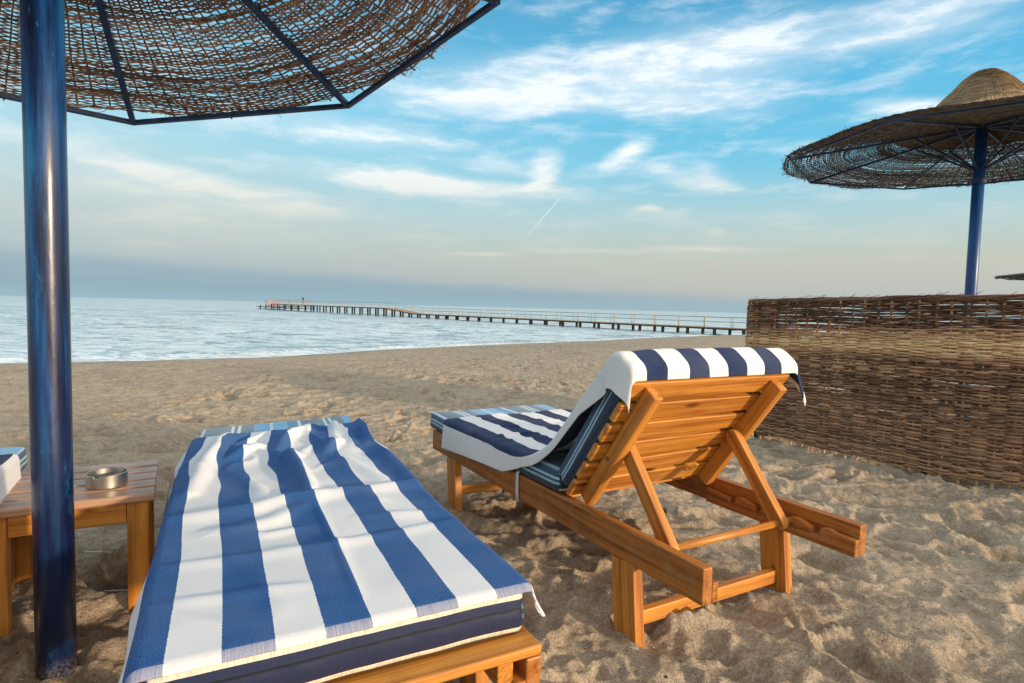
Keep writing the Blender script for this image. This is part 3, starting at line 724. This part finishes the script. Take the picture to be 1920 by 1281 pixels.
# ------------------------------------------------------------------ woven canopies
def strands(lines, rad, tints, n=4, flat=1.0, up=None):
    """many thin tubes in one mesh. lines: list of (k,3) arrays"""
    V = []; F = []; T = []; base = 0
    for P, r, t in zip(lines, rad, tints):
        P = np.asarray(P, float); k = len(P)
        if k < 2: continue
        tg = np.gradient(P, axis=0); tg /= np.maximum(np.linalg.norm(tg, axis=1, keepdims=True), 1e-9)
        u0 = np.array([0, 0, 1.]) if up is None else up
        a = np.cross(tg, u0); a /= np.maximum(np.linalg.norm(a, axis=1, keepdims=True), 1e-9); b = np.cross(a, tg)
        ang = 2 * pi * (np.arange(n) + .5) / n
        rr = r * (1 + .25 * rng.standard_normal(k) * .4)
        ring = P[:, None, :] + rr[:, None, None] * (np.cos(ang)[None, :, None] * a[:, None, :] + flat * np.sin(ang)[None, :, None] * b[:, None, :])
        V.append(ring.reshape(-1, 3)); T.append(np.full(k * n, t))
        i = np.arange(k - 1)[:, None] * n; j = np.arange(n)[None, :]; j2 = (j + 1) % n
        F.append((base + np.stack([i + j, i + j2, i + n + j2, i + n + j], -1)).reshape(-1, 4)); base += k * n
    return np.concatenate(V), np.concatenate(F), np.concatenate(T)
NR = 8
PH = -21.561 % (2 * pi)
def canopy_parts(T, hub, N, ax, ay, CR, slope, pole_mat, pole_r, polez=-.3, hat=1.0, wmat=None, cane=1.0, step=1.0, bar=1.0, ext=-.035, fray=110):
    """all children of T; hub etc. in T's local frame"""
    hub = Vector(hub); N = Vector(N); ax = Vector(ax); ay = Vector(ay)
    def pt(r, a, lift=0): return hub + (ax * cos(a) + ay * sin(a)) * r + N * (-slope * r + lift)
    tube('pole', T, [(0, 0, polez), (0, 0, .6), (0, 0, 1.2), (0, 0, hub.z - .02)], pole_r, pole_mat, 40)
    V_ = [pt(CR, PH + 2 * pi * k / NR) for k in range(NR)]
    for k in range(NR):
        a = PH + 2 * pi * k / NR
        p0, p1 = pt(.03, a), V_[k]; d = p1 - p0
        board('rib', T, (p0 + p1) / 2, (d.length, .022 * bar, .02 * bar), axes(d, N), M_steel, .002, 1)
        q0, q1 = V_[k], V_[(k + 1) % NR]; d = q1 - q0
        board('rim_bar', T, (q0 + q1) / 2 + N * .001, (d.length + .012, .018 * bar, .018 * bar), axes(d, N), M_steel, .002, 1)
        b0 = Vector((0, 0, hub.z - .30)) + (ax * cos(a) + ay * sin(a)) * pole_r * .9; b1 = pt(.42, a, -.012); d = b1 - b0
        board('brace', T, (b0 + b1) / 2, (d.length, .018 * bar, .018 * bar), axes(d, N), M_steel, .002, 1)
    bm = tube_bm([(0, 0, hub.z - .40), (0, 0, hub.z - .37)], pole_r + .012, 24); from_bm('collar', T, bm, (0, 0, 0), ID, M_steel, False)
    # weave: rings over radial warps
    nw = 128; lines = []; rad = []; tin = []
    r = .10; row = 0
    A, B, Nn, Hh = np.array(ax), np.array(ay), np.array(N), np.array(hub)
    def surf(rr_, a_, lift):
        sag = .010 * np.cos(NR * (a_ - PH)) * (rr_ / CR) ** 2
        rr2 = rr_[:, None] if np.ndim(rr_) else rr_
        lf = (np.asarray(lift) + sag + .018 - slope * rr_)
        return Hh + np.outer(rr_ * np.cos(a_), A) + np.outer(rr_ * np.sin(a_), B) + np.outer(lf, Nn)
    while r < CR + ext:
        nwr = nw if r > .55 else (nw // 2 if r > .25 else nw // 4)
        seg = nwr * 2
        # each ring is made of several overlapping canes
        start = random.uniform(0, 2 * pi); tot = 0
        wobp = random.uniform(0, 100)
        dens = vn(np.array([r * 9]), np.array([3.3]), 55)[0]
        while tot < 2 * pi:
            span = random.uniform(.5, 1.6) / max(r, .2); span = min(span, 2 * pi - tot + .1)
            k = max(4, int(span / (2 * pi) * seg)); i0 = int((start + tot) / (2 * pi) * seg); idx = i0 + np.arange(k + 1)
            a = idx * 2 * pi / seg
            jit = .0030 * fbm(a * r * 7 + wobp, a * 0 + row * .37, 3, 5) + .010 * fbm(a * r * 2.2, a * 0 + r * 3.0, 2, 7)
            rr_ = r + jit * (1 if r < CR - .04 else 1.2)
            lift = .0042 * np.cos(pi * (idx / 2 + row)) * 1.0 + random.uniform(-.001, .001)
            patch = vn(np.array([cos(a[0]) * r * 3]), np.array([sin(a[0]) * r * 3 + r * 4]), 66)[0]
            if not (random.random() < .05):
                lines.append(surf(rr_, a, lift)); rad.append(random.uniform(.0036, .0058) * cane); tin.append(np.clip(.56 + .3 * patch + random.uniform(-.25, .25), 0, 1))
            tot += span
        row += 1; r += (random.uniform(.0062, .0076) + (.0025 if dens > .5 else 0)) * step
    for k in range(nw):
        a0 = 2 * pi * k / nw; r0 = .55 if k % 2 else (.25 if k % 4 else .10)
        rr_ = np.linspace(r0, CR + ext - .01 + random.uniform(-.02, .03), 40); a = a0 + .004 * fbm(rr_ * 6, rr_ * 0 + k, 2, 9) / rr_
        lines.append(surf(rr_, a, 0 * rr_)); rad.append(random.uniform(.0032, .005)); tin.append(random.uniform(.05, .35))
    for k in range(fray):   # frayed ends
        a = random.uniform(0, 2 * pi); r0 = CR + ext + random.uniform(-.035, 0); L = random.uniform(.02, .075); da = random.uniform(-.06, .06)
        rr_ = np.array([r0, r0 + L * .5 * abs(cos(da * 20)), r0 + L * random.uniform(.1, .6)]); aa = np.array([a, a + da * .6, a + da])
        lines.append(surf(rr_, aa, np.array([0, random.uniform(-.01, .01), random.uniform(-.03, .02)]))); rad.append(.0016); tin.append(random.uniform(.2, .8))
    Vv, Ff, Tt = strands(lines, rad, tin, 4, .6)
    mesh_obj('woven_canopy', Vv, Ff, wmat, T, attrs={'tint': Tt})
    # pointed woven hat on top
    V2 = []; F2 = []; t2 = []; prof = [(.62, -.05), (.50, .015), (.40, .075), (.335, .135), (.28, .195), (.225, .255), (.178, .31), (.138, .35), (.095, .385), (.05, .405), (.012, .41)]
    pr = np.array(prof); rows = 90; tt = np.linspace(0, 1, rows); ar = np.interp(tt, np.linspace(0, 1, len(pr)), pr[:, 0]); az = np.interp(tt, np.linspace(0, 1, len(pr)), pr[:, 1])
    n_ = 220
    for i in range(rows):
        a = np.arange(n_) * 2 * pi / n_; rr_ = ar[i] * hat + .0035 * (1 if i % 2 else -1) * np.sign(np.cos(a * 55)) + .008 * fbm(a * 2, a * 0 + i * .1, 2, 4)
        p = Hh + np.outer(rr_ * np.cos(a), A) + np.outer(rr_ * np.sin(a), B) + np.outer(np.full(n_, az[i] * hat + .03), Nn); V2.append(p); t2.append(np.clip(.5 + .5 * vn(a * 8 + i * 3, a * 0 + i * .9, 6), 0, 1))
    idx = np.arange(rows - 1)[:, None] * n_; j = np.arange(n_)[None, :]; F2 = np.stack([idx + j, idx + (j + 1) % n_, idx + n_ + (j + 1) % n_, idx + n_ + j], -1).reshape(-1, 4)
    mesh_obj('woven_cap', np.concatenate(V2), F2, M_hat, T, smooth=False, attrs={'tint': np.concatenate(t2)})
def frame_of(N):
    N = Vector(N).normalized(); A = Vector((0, 1, 0)).cross(N).normalized(); return N, A, N.cross(A)
GU = 'woven beach umbrellas on blue poles'
N1, A1_, B1_ = frame_of((-.118, .105, 1))
PB = (-1.138, 1.45)
um1 = thing('beach_umbrella', 'woven wicker beach umbrella on a glossy dark blue pole, overhead at the left', 'umbrella', (PB[0], PB[1], 0), 0, GU)
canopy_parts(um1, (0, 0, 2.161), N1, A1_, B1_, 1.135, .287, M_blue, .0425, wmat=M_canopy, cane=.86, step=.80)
um2 = thing('beach_umbrella', 'woven beach umbrella with a pointed straw cap on a blue pole behind the wicker fence', 'umbrella', (3.34, 4.33, 0), R(8), GU)
N2, A2_, B2_ = frame_of((0.0, -.0, 1))
canopy_parts(um2, (0, 0, 2.34), N2, A2_, B2_, 1.27, .15, M_post, .037, hat=.90, wmat=M_canopy2, cane=.80, step=1.05, bar=.75, ext=.022, fray=420)
um3 = copy_tree(um2); um3.location = (10.9, 11.4, -.35); um3.rotation_euler = (0, 0, R(40))
um3['label'] = 'distant woven umbrella whose rim just enters at the right edge, behind the fence'

# ------------------------------------------------------------------ wicker fence
FP = np.array([(2.35, 5.25), (2.02, 4.95), (1.84, 4.52), (2.04, 4.17), (2.22, 3.90), (2.39, 3.64), (2.58, 3.42), (2.86, 3.20), (3.25, 2.98), (3.75, 2.80)])
def crom(P, n=40):
    out = []
    Q = np.vstack([2 * P[0] - P[1], P, 2 * P[-1] - P[-2]])
    for i in range(1, len(Q) - 2):
        for t in np.linspace(0, 1, n, endpoint=False):
            a, b, c, d = Q[i - 1], Q[i], Q[i + 1], Q[i + 2]
            out.append(.5 * ((2 * b) + (c - a) * t + (2 * a - 5 * b + 4 * c - d) * t * t + (-a + 3 * b - 3 * c + d) * t ** 3))
    return np.array(out + [P[-1]])
fc_ = crom(FP); fs = np.concatenate([[0], np.cumsum(np.hypot(*np.diff(fc_, axis=0).T))]); FL = fs[-1]
def fpos(s_): return np.stack([np.interp(s_, fs, fc_[:, 0]), np.interp(s_, fs, fc_[:, 1])], -1)
def fnorm(s_):
    a = fpos(s_ + .01) - fpos(s_ - .01); a /= np.linalg.norm(a, axis=-1, keepdims=True); return np.stack([-a[..., 1], a[..., 0]], -1)
fen = thing('wicker_fence', 'curved woven willow fence panel standing in the sand at the right', 'fence', (0, 0, 0))
lines = []; rad = []; tin = []
sp = .078; nst = int(FL / sp); z = .055; row = 0
ztop = lambda s_: 1.04 + .055 * sstep(.5, 2.2, s_) + .01 * np.sin(s_ * 2.3)
while z < 1.07:
    s0 = random.uniform(-.4, 0)
    open_ = .92 < z < 1.03
    while s0 < FL:
        L = random.uniform(.7, 1.7); s1 = min(FL, s0 + L); a0 = max(0, s0)
        k = max(4, int((s1 - a0) / (sp / 4))); ss = np.linspace(a0, s1, k)
        ph = ss / sp * pi + (row // 2) * pi
        off = .0150 * np.sin(ph) + .002 * rng.standard_normal()
        zz = z + .011 * fbm(ss * 3.1 + row * 7, ss * 0 + row * .3, 2, 41) + .013 * fbm(ss * 1.6, ss * 0 + z * 5, 2, 43) + .028 * fbm(ss * .8, ss * 0 + z * 1.1, 2, 45) * (1 - z)
        zz = zz * (ztop(ss) / 1.085); P = np.column_stack([fpos(ss) + fnorm(ss) * off[:, None], zz])
        band = np.exp(-((z - .79) / .07) ** 2) * .5 - .30 * sstep(.87, .93, np.array(z)) - .10 * np.exp(-((z - .62) / .10) ** 2)
        t = .33 + float(band) + .22 * vn(np.array([s0 * 1.2]), np.array([z * 6.]), 8)[0] + random.uniform(-.24, .24)
        if not (open_ and random.random() < .12):
            lines.append(P); rad.append(random.uniform(.0040, .0074) * (1.15 if z < .84 else .95)); tin.append(np.clip(t, 0, 1))
        s0 = s1 - random.uniform(.0, .08) if s1 < FL else FL + 1
    row += 1; z += random.uniform(.0042, .0062)
for k in range(260):    # loose twigs
    s0 = random.uniform(.05, FL - .3); z0 = random.uniform(.08, 1.08); L = random.uniform(.05, .28); ss = np.linspace(s0, s0 + L, 5); tilt = random.uniform(-.22, .22)
    lines.append(np.column_stack([fpos(ss) + fnorm(ss) * random.choice([.012, -.012]), z0 + (ss - s0) * tilt])); rad.append(random.uniform(.0014, .0028)); tin.append(random.uniform(.1, .9))
Vv, Ff, Tt = strands(lines, rad, tin, 5)
mesh_obj('woven_panel', Vv, Ff, M_fence, fen, attrs={'tint': Tt})
lines = []
for k in range(26):     # top binding
    ss = np.linspace(0, FL, 220); a = ss * 9 + k * 1.7
    lines.append(np.column_stack([fpos(ss) + fnorm(ss) * (.011 * np.sin(a) + .005 * vn(ss * 3, ss * 0 + k, 3))[:, None], ztop(ss) - .002 + .010 * np.cos(a) + .006 * vn(ss * 4, ss * 0 + k, 2)]))
for k in range(90):
    s0 = random.uniform(.1, FL - .2); ss = np.linspace(s0, s0 + random.uniform(.03, .12), 4); u_ = np.linspace(0, 1, 4)
    lines.append(np.column_stack([fpos(ss) + fnorm(ss) * random.uniform(-.02, .02), ztop(ss) + .006 + u_ ** 1.5 * random.uniform(0, .03)]))
Vv, Ff, Tt = strands(lines, [.0032] * 26 + [.0014] * 90, [random.uniform(.05, .28) for _ in lines], 5)
mesh_obj('top_binding', Vv, Ff, M_fence, fen, attrs={'tint': Tt})
for k in range(nst):
    s_ = (k + .5) * sp; p = fpos(np.array([s_]))[0]; zb = random.uniform(-.045, .035); n_ = fnorm(np.array([s_]))[0]
    q0 = p + np.array([random.uniform(-.012, .012), random.uniform(-.012, .012)])
    zs_ = np.linspace(zb, 1.07, 9); P = np.column_stack([np.interp(zs_, [zb, .3, 1.07], [q0[0], p[0], p[0] + random.uniform(-.01, .01)]), np.interp(zs_, [zb, .3, 1.07], [q0[1], p[1], p[1]]), zs_]); 
    Vv, Ff, Tt = strands([P], [.0080], [random.uniform(.5, .85)], 6, up=np.array([0, 1., 0])); mesh_obj('stake', Vv, Ff, M_fence, fen, attrs={'tint': Tt})
for q_ in ((1.84, 4.45), (2.50, 3.52)):
    s_ = float(fs[np.argmin(np.hypot(fc_[:, 0] - q_[0], fc_[:, 1] - q_[1]))])
    p = fpos(np.array([s_]))[0] + fnorm(np.array([s_]))[0] * .030
    tube('post', fen, [(p[0], p[1], -.12), (p[0], p[1], 1.05)], .017, M_pier, 10)

# ------------------------------------------------------------------ pier
PS = Vector((16.5, 49.0)); PDi = Vector((-62 - 16.5, 148 - 49.0)).normalized(); PN = Vector((-PDi.y, PDi.x))
pier = thing('pier', 'long timber pier on dark piles running out over the sea to a raised platform', 'pier', (0, 0, 0))
def dz(s_): return float(np.interp(s_, [-20, 49, 58, 130], [-.27, -.27, .40, .46]))
def pxy(s_, o): return (PS.x + PDi.x * s_ + PN.x * o, PS.y + PDi.y * s_ + PN.y * o)
def deck(name, s0, s1, z0, z1, hw, th, mat):
    V = []
    for s_, z in ((s0, z0), (s1, z1)):
        for o in (-hw, hw):
            x, y = pxy(s_, o); V += [(x, y, z), (x, y, z - th)]
    F = [(0, 2, 6, 4), (1, 5, 7, 3), (0, 4, 5, 1), (2, 3, 7, 6), (0, 1, 3, 2), (4, 6, 7, 5)]
    return mesh_obj(name, V, F, mat, pier, smooth=False)
for nm, a, b in (('deck', -18, 49), ('ramp', 49, 58), ('deck', 58, 117.5)):
    deck(nm, a, b, dz(a), dz(b), 1.0, .05, M_deckt)
for o in (-.92, .92):
    for a, b in ((-18, 49), (49, 58), (58, 117.5)):
        V = []
        for s_ in (a, b):
            for oo in (o - .06, o + .06):
                x, y = pxy(s_, oo); V += [(x, y, dz(s_) - .053), (x, y, dz(s_) - .16)]
        mesh_obj('beam', V, [(0, 2, 6, 4), (1, 5, 7, 3), (0, 4, 5, 1), (2, 3, 7, 6), (0, 1, 3, 2), (4, 6, 7, 5)], M_pier, pier, smooth=False)
pil = None
def vpost(name, s_, o, z0, z1, r, mat):
    x, y = pxy(s_, o)
    me = vpost.c.get((name, round(z1 - z0, 3), r))
    if me is None:
        ob = tube(name, pier, [(0, 0, 0), (0, 0, z1 - z0)], r, mat, 8); vpost.c[(name, round(z1 - z0, 3), r)] = ob.data
    else:
        ob = bpy.data.objects.new(name, me); COL.objects.link(ob); ob.parent = pier
    ob.location = (x, y, z0)
vpost.c = {}
s_ = -16.5; k = 0
while s_ < 96:
    for o in (-.85, .85):
        zt_ = round(dz(s_) - .05, 2); vpost('pile', s_ + (o > 0) * .35, o, round(SEA - 1.5, 2), zt_, .14, M_pier)
    for o in (-.97, .97):
        vpost('railing_post', s_ + (1.2 if o > 0 else 0) , o, round(dz(s_), 2), round(dz(s_), 2) + .85, .03, M_rpost if o < 0 else M_pier)
    s_ += 2.55 + .9 * sstep(40, 80, np.array(s_)); k += 1
for o in (-.97, .97):
    for h in (.45, .83):
        P = [(*pxy(a, o), dz(a) + h) for a in (-18, 49, 58, 116)]
        tube('handrail', pier, P, .011, M_pier, 6)
# wider head platform with cross bracing
for s_ in np.arange(97, 125, 4.6):
    for o in (-1.6, 1.6):
        vpost('head_pile', s_, o, SEA - 1.5, .42 if s_ < 117 else .1, .13, M_pier)
for h in (.02, -.38):
    for o in (-1.6, 1.6):
        tube('cross_beam', pier, [(*pxy(96, o), h), (*pxy(118, o), h)], .07, M_pier, 6)
deck('head_deck', 97, 117.4, .471, .471, 1.7, .10, M_deckt)
deck('landing_stage', 117.6, 127, -.28, -.28, 1.9, .14, M_pier)
deck('landing_stage', 117.6, 126, -.80, -.80, 1.8, .10, M_pier)
for s_ in np.arange(97.5, 127, 2.4):
    for o in (-1.65, 1.65):
        b = .47 if s_ < 117 else -.28
        vpost('railing_post', s_, o, b, b + .95, .035, M_rpost)
for h, a, b in ((1.35, 97, 117), (.95, 97, 117), (.6, 118, 127)):
    for o in (-1.65, 1.65): tube('handrail', pier, [(*pxy(a, o), h), (*pxy(b, o), h)], .015, M_rpost, 6)
# red framed rescue hut and a few red ladder frames on the head
hx = thing('rescue_stand', 'small orange-red framed stand at the seaward end of the pier', 'stand', (*pxy(121.5, 0), -.28), math.atan2(PDi.y, PDi.x))
for x in (-1.0, 1.0):
    for y in (-1.0, 1.0): board('frame_post', hx, (x, y, .72), (1.44, .09, .09), axes((0, 0, 1), (1, 0, 0)), M_red, .01)
for zz in (.45, .95, 1.38):
    for y in (-1.0, 1.0): board('panel_board', hx, (0, y * 1.02, zz), (2.1, .13, .04), MV, M_red, .01)
    for x in (-1.0, 1.0): board('panel_board', hx, (x * 1.02, 0, zz), (1.9, .11, .04), MU, M_red, .01)
lab = ['orange-red ladder frame on the pier head, left of the standing person', 'orange-red ladder frame on the pier head nearest the seaward stand']
for i, s_ in enumerate((104.0, 110.5)):
    la = thing('ladder_frame', lab[i], 'ladder', (*pxy(s_, 1.2), .45), math.atan2(PDi.y, PDi.x), 'ladder frames on the pier head')
    for x in (-.3, .3): board('upright', la, (x, 0, .45), (.95, .09, .06), axes((0, 0, 1), (1, 0, 0)), M_red, .01)
    for zz in (.25, .55, .85): board('rung', la, (0, 0, zz), (.54, .05, .05), MV, M_red, .01)
# person on the pier head
def person(loc, rz):
    P = thing('person', 'person in a dark top and orange-red shorts standing on the pier', 'person', loc, rz)
    def skin(name, vs, es, rs, mat, lv=2):
        me = bpy.data.meshes.new(name); me.from_pydata(vs, es, []); me.materials.append(mat)
        o = bpy.data.objects.new(name, me); COL.objects.link(o); o.parent = P
        m = o.modifiers.new('skin', 'SKIN')
        for i, r in enumerate(rs): me.skin_vertices[0].data[i].radius = r
        me.skin_vertices[0].data[0].use_root = True
        m.use_smooth_shade = True; o.modifiers.new('sub', 'SUBSURF').render_levels = lv
        return o
    sk = NT('skin_tone').bsdf(C4(.38, .2, .13), .6); top = NT('dark_shirt').bsdf(C4(.02, .03, .08), .8); sh = NT('red_shorts').bsdf(C4(.55, .14, .07), .8)
    vs = [(0, 0, .95), (0, 0, 1.15), (0, 0, 1.38), (0, 0, 1.50), (0, .01, 1.60), (0, .0, 1.70),
          (-.19, 0, 1.40), (-.27, .02, 1.15), (-.22, .12, .95), (.19, 0, 1.40), (.28, .04, 1.18), (.26, .1, .93),
          (-.10, 0, .86), (-.12, .01, .48), (-.13, 0, .08), (-.14, .13, .03), (.10, 0, .86), (.13, .03, .48), (.16, 0, .08), (.17, .13, .03)]
    es = [(0, 1), (1, 2), (2, 3), (3, 4), (4, 5), (2, 6), (6, 7), (7, 8), (2, 9), (9, 10), (10, 11), (0, 12), (12, 13), (13, 14), (14, 15), (0, 16), (16, 17), (17, 18), (18, 19)]
    rs = [(.13, .10), (.12, .09), (.14, .09), (.05, .05), (.085, .095), (.07, .08), (.055, .05), (.04, .04), (.03, .03), (.055, .05), (.04, .04), (.03, .03),
          (.085, .085), (.06, .06), (.04, .04), (.035, .03), (.085, .085), (.06, .06), (.04, .04), (.035, .03)]
    skin('body', vs, es, rs, sk)
    skin('shirt', [(0, 0, .98), (0, 0, 1.16), (0, 0, 1.40), (-.18, 0, 1.41), (-.25, .01, 1.24), (.18, 0, 1.41), (.26, .02, 1.26)], [(0, 1), (1, 2), (2, 3), (3, 4), (2, 5), (5, 6)], [(.155, .12), (.14, .11), (.155, .11), (.075, .07), (.062, .06), (.075, .07), (.062, .06)], top)
    skin('shorts', [(0, 0, .95), (-.10, 0, .84), (-.115, .01, .58), (.10, 0, .84), (.125, .02, .58)], [(0, 1), (1, 2), (0, 3), (3, 4)], [(.15, .125), (.105, .105), (.10, .10), (.105, .105), (.10, .10)], sh)
    skin('hair', [(0, -.02, 1.64), (0, -.01, 1.71)], [(0, 1)], [(.088, .09), (.08, .085)], top)
person((*pxy(98.5, .0), .472), R(150))

# ------------------------------------------------------------------ world
W = bpy.data.worlds.new('World'); scn.world = W; W.use_nodes = True
s = NT(world=W)
vec = s.n('ShaderNodeTexCoord').outputs['Generated']
nrm = s.n('ShaderNodeVectorMath', {'operation': 'NORMALIZE'}); s.set(nrm, 0, vec); D = s.sep(nrm.outputs[0])
az = s.math('ARCTAN2', D[0], D[1]); el = s.math('ARCSINE', D[2])
sky = s.n('ShaderNodeTexSky', {'sky_type': 'NISHITA', 'sun_disc': False, 'sun_elevation': SUN_EL, 'sun_rotation': SUN_AZ, 'air_density': 1.0, 'dust_density': 2.0, 'ozone_density': 3.0}).outputs[0]
elf = s.math('DIVIDE', el, .5, clamp=True)
# right side (toward the sun) is more saturated blue; left is paler and hazier
gl = s.ramp(elf, [(0, (.27, .40, .47)), (.10, (.36, .44, .48)), (.24, (.47, .55, .54)), (.42, (.42, .64, .70)), (.62, (.27, .60, .76)), (.85, (.11, .42, .64)), (1, (.06, .29, .50))])
gr_ = s.ramp(elf, [(0, (.30, .44, .48)), (.06, (.45, .47, .45)), (.16, (.50, .52, .44)), (.30, (.40, .58, .61)), (.46, (.17, .53, .72)), (.68, (.10, .45, .70)), (.88, (.09, .37, .60)), (1, (.055, .31, .56))])
side = s.maprange(az, -.75, .45, 0, 1, True)
grad = s.mix(side, gl, gr_)
# cirrus: soft streaks placed by azimuth / elevation, broken by wispy noise
co = s.n('ShaderNodeCombineXYZ'); s.set(co, 0, az); s.set(co, 1, el); co = co.outputs[0]
w1 = s.noise(s.mapping(co, rot=(0, 0, R(6)), sc=(5, 14, 1)), 1.0, 5, .6, out=1)
wv_ = s.n('ShaderNodeVectorMath', {'operation': 'MULTIPLY_ADD'}); s.set(wv_, 0, w1); s.set(wv_, 1, (.07, .035, 0)); s.set(wv_, 2, s.mapping(co, loc=(-.035, -.0175, 0))); cw = wv_.outputs[0]
BL = [(0.1263,0.3554,0.2938,0.0356,0.014,.72),(-0.0435,0.3247,0.1746,0.0186,0.023,0.7),(0.3540,0.3897,0.2598,0.0304,0.001,0.5),(0.5826,0.3879,0.1086,0.0246,-0.096,0.4),
(-0.1209,0.1976,0.1955,0.0150,-0.053,1.35),(0.0443,0.2245,0.0378,0.0183,0.733,1.0),(0.1749,0.2454,0.0405,0.0122,0.481,0.95),(0.2842,0.2111,0.0731,0.0145,-0.174,0.6),
(-0.4893,0.1772,0.1910,0.0126,-0.117,0.85),(-0.3565,0.1405,0.0899,0.0114,-0.000,0.95),(-0.5372,0.1542,0.1591,0.0249,-0.110,0.45),(0.5700,0.2899,0.0562,0.0088,-0.091,0.8),
(-0.0546,0.0854,0.0737,0.0044,-0.008,0.6),(0.1843,0.0985,0.1879,0.0043,0.010,0.45),(0.3491,0.1001,0.0984,0.0050,-0.012,0.6),(-0.4819,0.0976,0.1991,0.0277,0.021,0.3),
(-0.2528,0.2692,0.1567,0.0187,-0.047,0.5),(0.2164,0.1658,0.0278,0.0050,-0.073,0.5),(0.3213,0.1312,0.0227,0.0050,-0.184,0.5),
(0.3235,0.2150,0.0431,0.0127,-0.545,0.5),(-0.0290,0.2319,0.0669,0.0099,-0.083,0.5),(0.2971,0.3181,0.1397,0.0194,-0.017,0.45)]
def blob(src, b, soft=1.45):
    a, e, ra, re, ang, st = b
    off = s.n('ShaderNodeVectorMath', {'operation': 'SUBTRACT'}); s.set(off, 0, src); s.set(off, 1, (a, e, 0))
    m = s.mapping(off.outputs[0], rot=(0, 0, -ang)); sc_ = s.n('ShaderNodeVectorMath', {'operation': 'MULTIPLY'}); s.set(sc_, 0, m); s.set(sc_, 1, (1 / (ra * soft), 1 / (re * soft * 1.25), 0))
    ln_ = s.n('ShaderNodeVectorMath', {'operation': 'LENGTH'}); s.set(ln_, 0, sc_.outputs[0])
    return s.maprange(ln_.outputs['Value'], 0, 1, st, 0, True)
tot = None
for b in BL:
    v = blob(cw, b); tot = v if tot is None else s.math('ADD', tot, v)
wis = s.noise(s.mapping(cw, rot=(0, 0, R(8)), sc=(7, 34, 1)), 1.0, 8, .62)
wis2 = s.noise(s.mapping(cw, rot=(0, 0, R(-14)), sc=(5, 20, 1)), 1.7, 6, .6)
wisp = s.math('ADD', s.math('MULTIPLY', wis, .6), s.math('MULTIPLY', wis2, .4))
thin = s.math('MULTIPLY', s.maprange(wisp, .46, .66, 0, .38, True), s.maprange(el, .03, .12, 0, 1))
cl = s.math('ADD', s.math('MULTIPLY', s.math('MINIMUM', tot, 1.25), s.maprange(wisp, .32, .58, .35, 1.25)), thin)
cl = s.math('MINIMUM', cl, .92)
trail = blob(co, (0.0441, 0.1464, 0.095, 0.0013, 0.857, 1.0), 1.0)
cl = s.math('MAXIMUM', cl, trail)
ccol = s.ramp(elf, [(0, (.5, .52, .50)), (.25, (.66, .66, .58)), (.5, (.92, .95, .95)), (1, (.88, .94, .98))])
grad = s.mix(cl, grad, ccol)
# blue-grey cloud bank low on the left
bt = s.math('ADD', el, s.math('MULTIPLY', s.math('SUBTRACT', s.noise(s.mapping(co, sc=(9, 22, 1)), 1, 5, .6), .5), .022))
btop = s.maprange(az, -.8, .3, .062, .026)
bank = s.math('MULTIPLY', s.maprange(s.math('SUBTRACT', bt, btop), -.012, .008, 1, 0, True), s.maprange(az, -.1, .75, .80, .0, True))
bcol = s.ramp(elf, [(0, (.30, .45, .53)), (.04, (.25, .38, .46)), (.14, (.29, .39, .47))])
grad = s.mix(bank, grad, bcol)
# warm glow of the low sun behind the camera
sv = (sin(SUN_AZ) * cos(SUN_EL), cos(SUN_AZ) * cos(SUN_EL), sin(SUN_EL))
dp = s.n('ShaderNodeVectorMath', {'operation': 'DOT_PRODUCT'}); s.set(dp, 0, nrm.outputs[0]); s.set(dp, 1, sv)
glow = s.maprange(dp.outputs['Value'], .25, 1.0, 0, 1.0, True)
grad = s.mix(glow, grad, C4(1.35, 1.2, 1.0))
# zenith above the frame brightened, added as unseen fill light
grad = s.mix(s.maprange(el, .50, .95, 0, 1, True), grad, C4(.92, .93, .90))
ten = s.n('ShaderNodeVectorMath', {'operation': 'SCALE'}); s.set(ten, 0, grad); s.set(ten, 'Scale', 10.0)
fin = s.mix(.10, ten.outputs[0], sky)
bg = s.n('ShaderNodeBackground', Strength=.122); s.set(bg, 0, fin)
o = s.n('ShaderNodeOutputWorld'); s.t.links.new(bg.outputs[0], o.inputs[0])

sl = bpy.data.lights.new('sun', 'SUN'); sl.energy = 3.8; sl.angle = R(3); sl.color = (1.0, .76, .52)
so = bpy.data.objects.new('sun', sl); COL.objects.link(so)
so.rotation_euler = Vector(sv).to_track_quat('Z', 'Y').to_euler()

# ------------------------------------------------------------------ camera
cam = bpy.data.cameras.new('camera'); co_ = bpy.data.objects.new('camera', cam); COL.objects.link(co_); scn.camera = co_
cam.sensor_width = 36; cam.lens = 1107.4 / 1920 * 36; cam.clip_start = .02; cam.clip_end = 30000
p_, r_ = .0578, .0237
fw = Vector((0, cos(p_), -sin(p_))); rt = Vector((1, 0, 0)); up = rt.cross(fw)
r2 = rt * cos(r_) + up * sin(r_); u2 = -rt * sin(r_) + up * cos(r_)
Mx = Matrix((r2, u2, -fw)).transposed().to_4x4(); Mx.translation = Vector((0, 0, .967)); co_.matrix_world = Mx
scn.view_settings.view_transform = 'Standard'; scn.view_settings.look = 'None'; scn.view_settings.exposure = 0
scn.render.engine = 'CYCLES'
try: scn.cycles.use_denoising = True; scn.cycles.denoising_prefilter = 'ACCURATE'; scn.cycles.denoising_input_passes = 'RGB_ALBEDO_NORMAL'
except Exception: pass
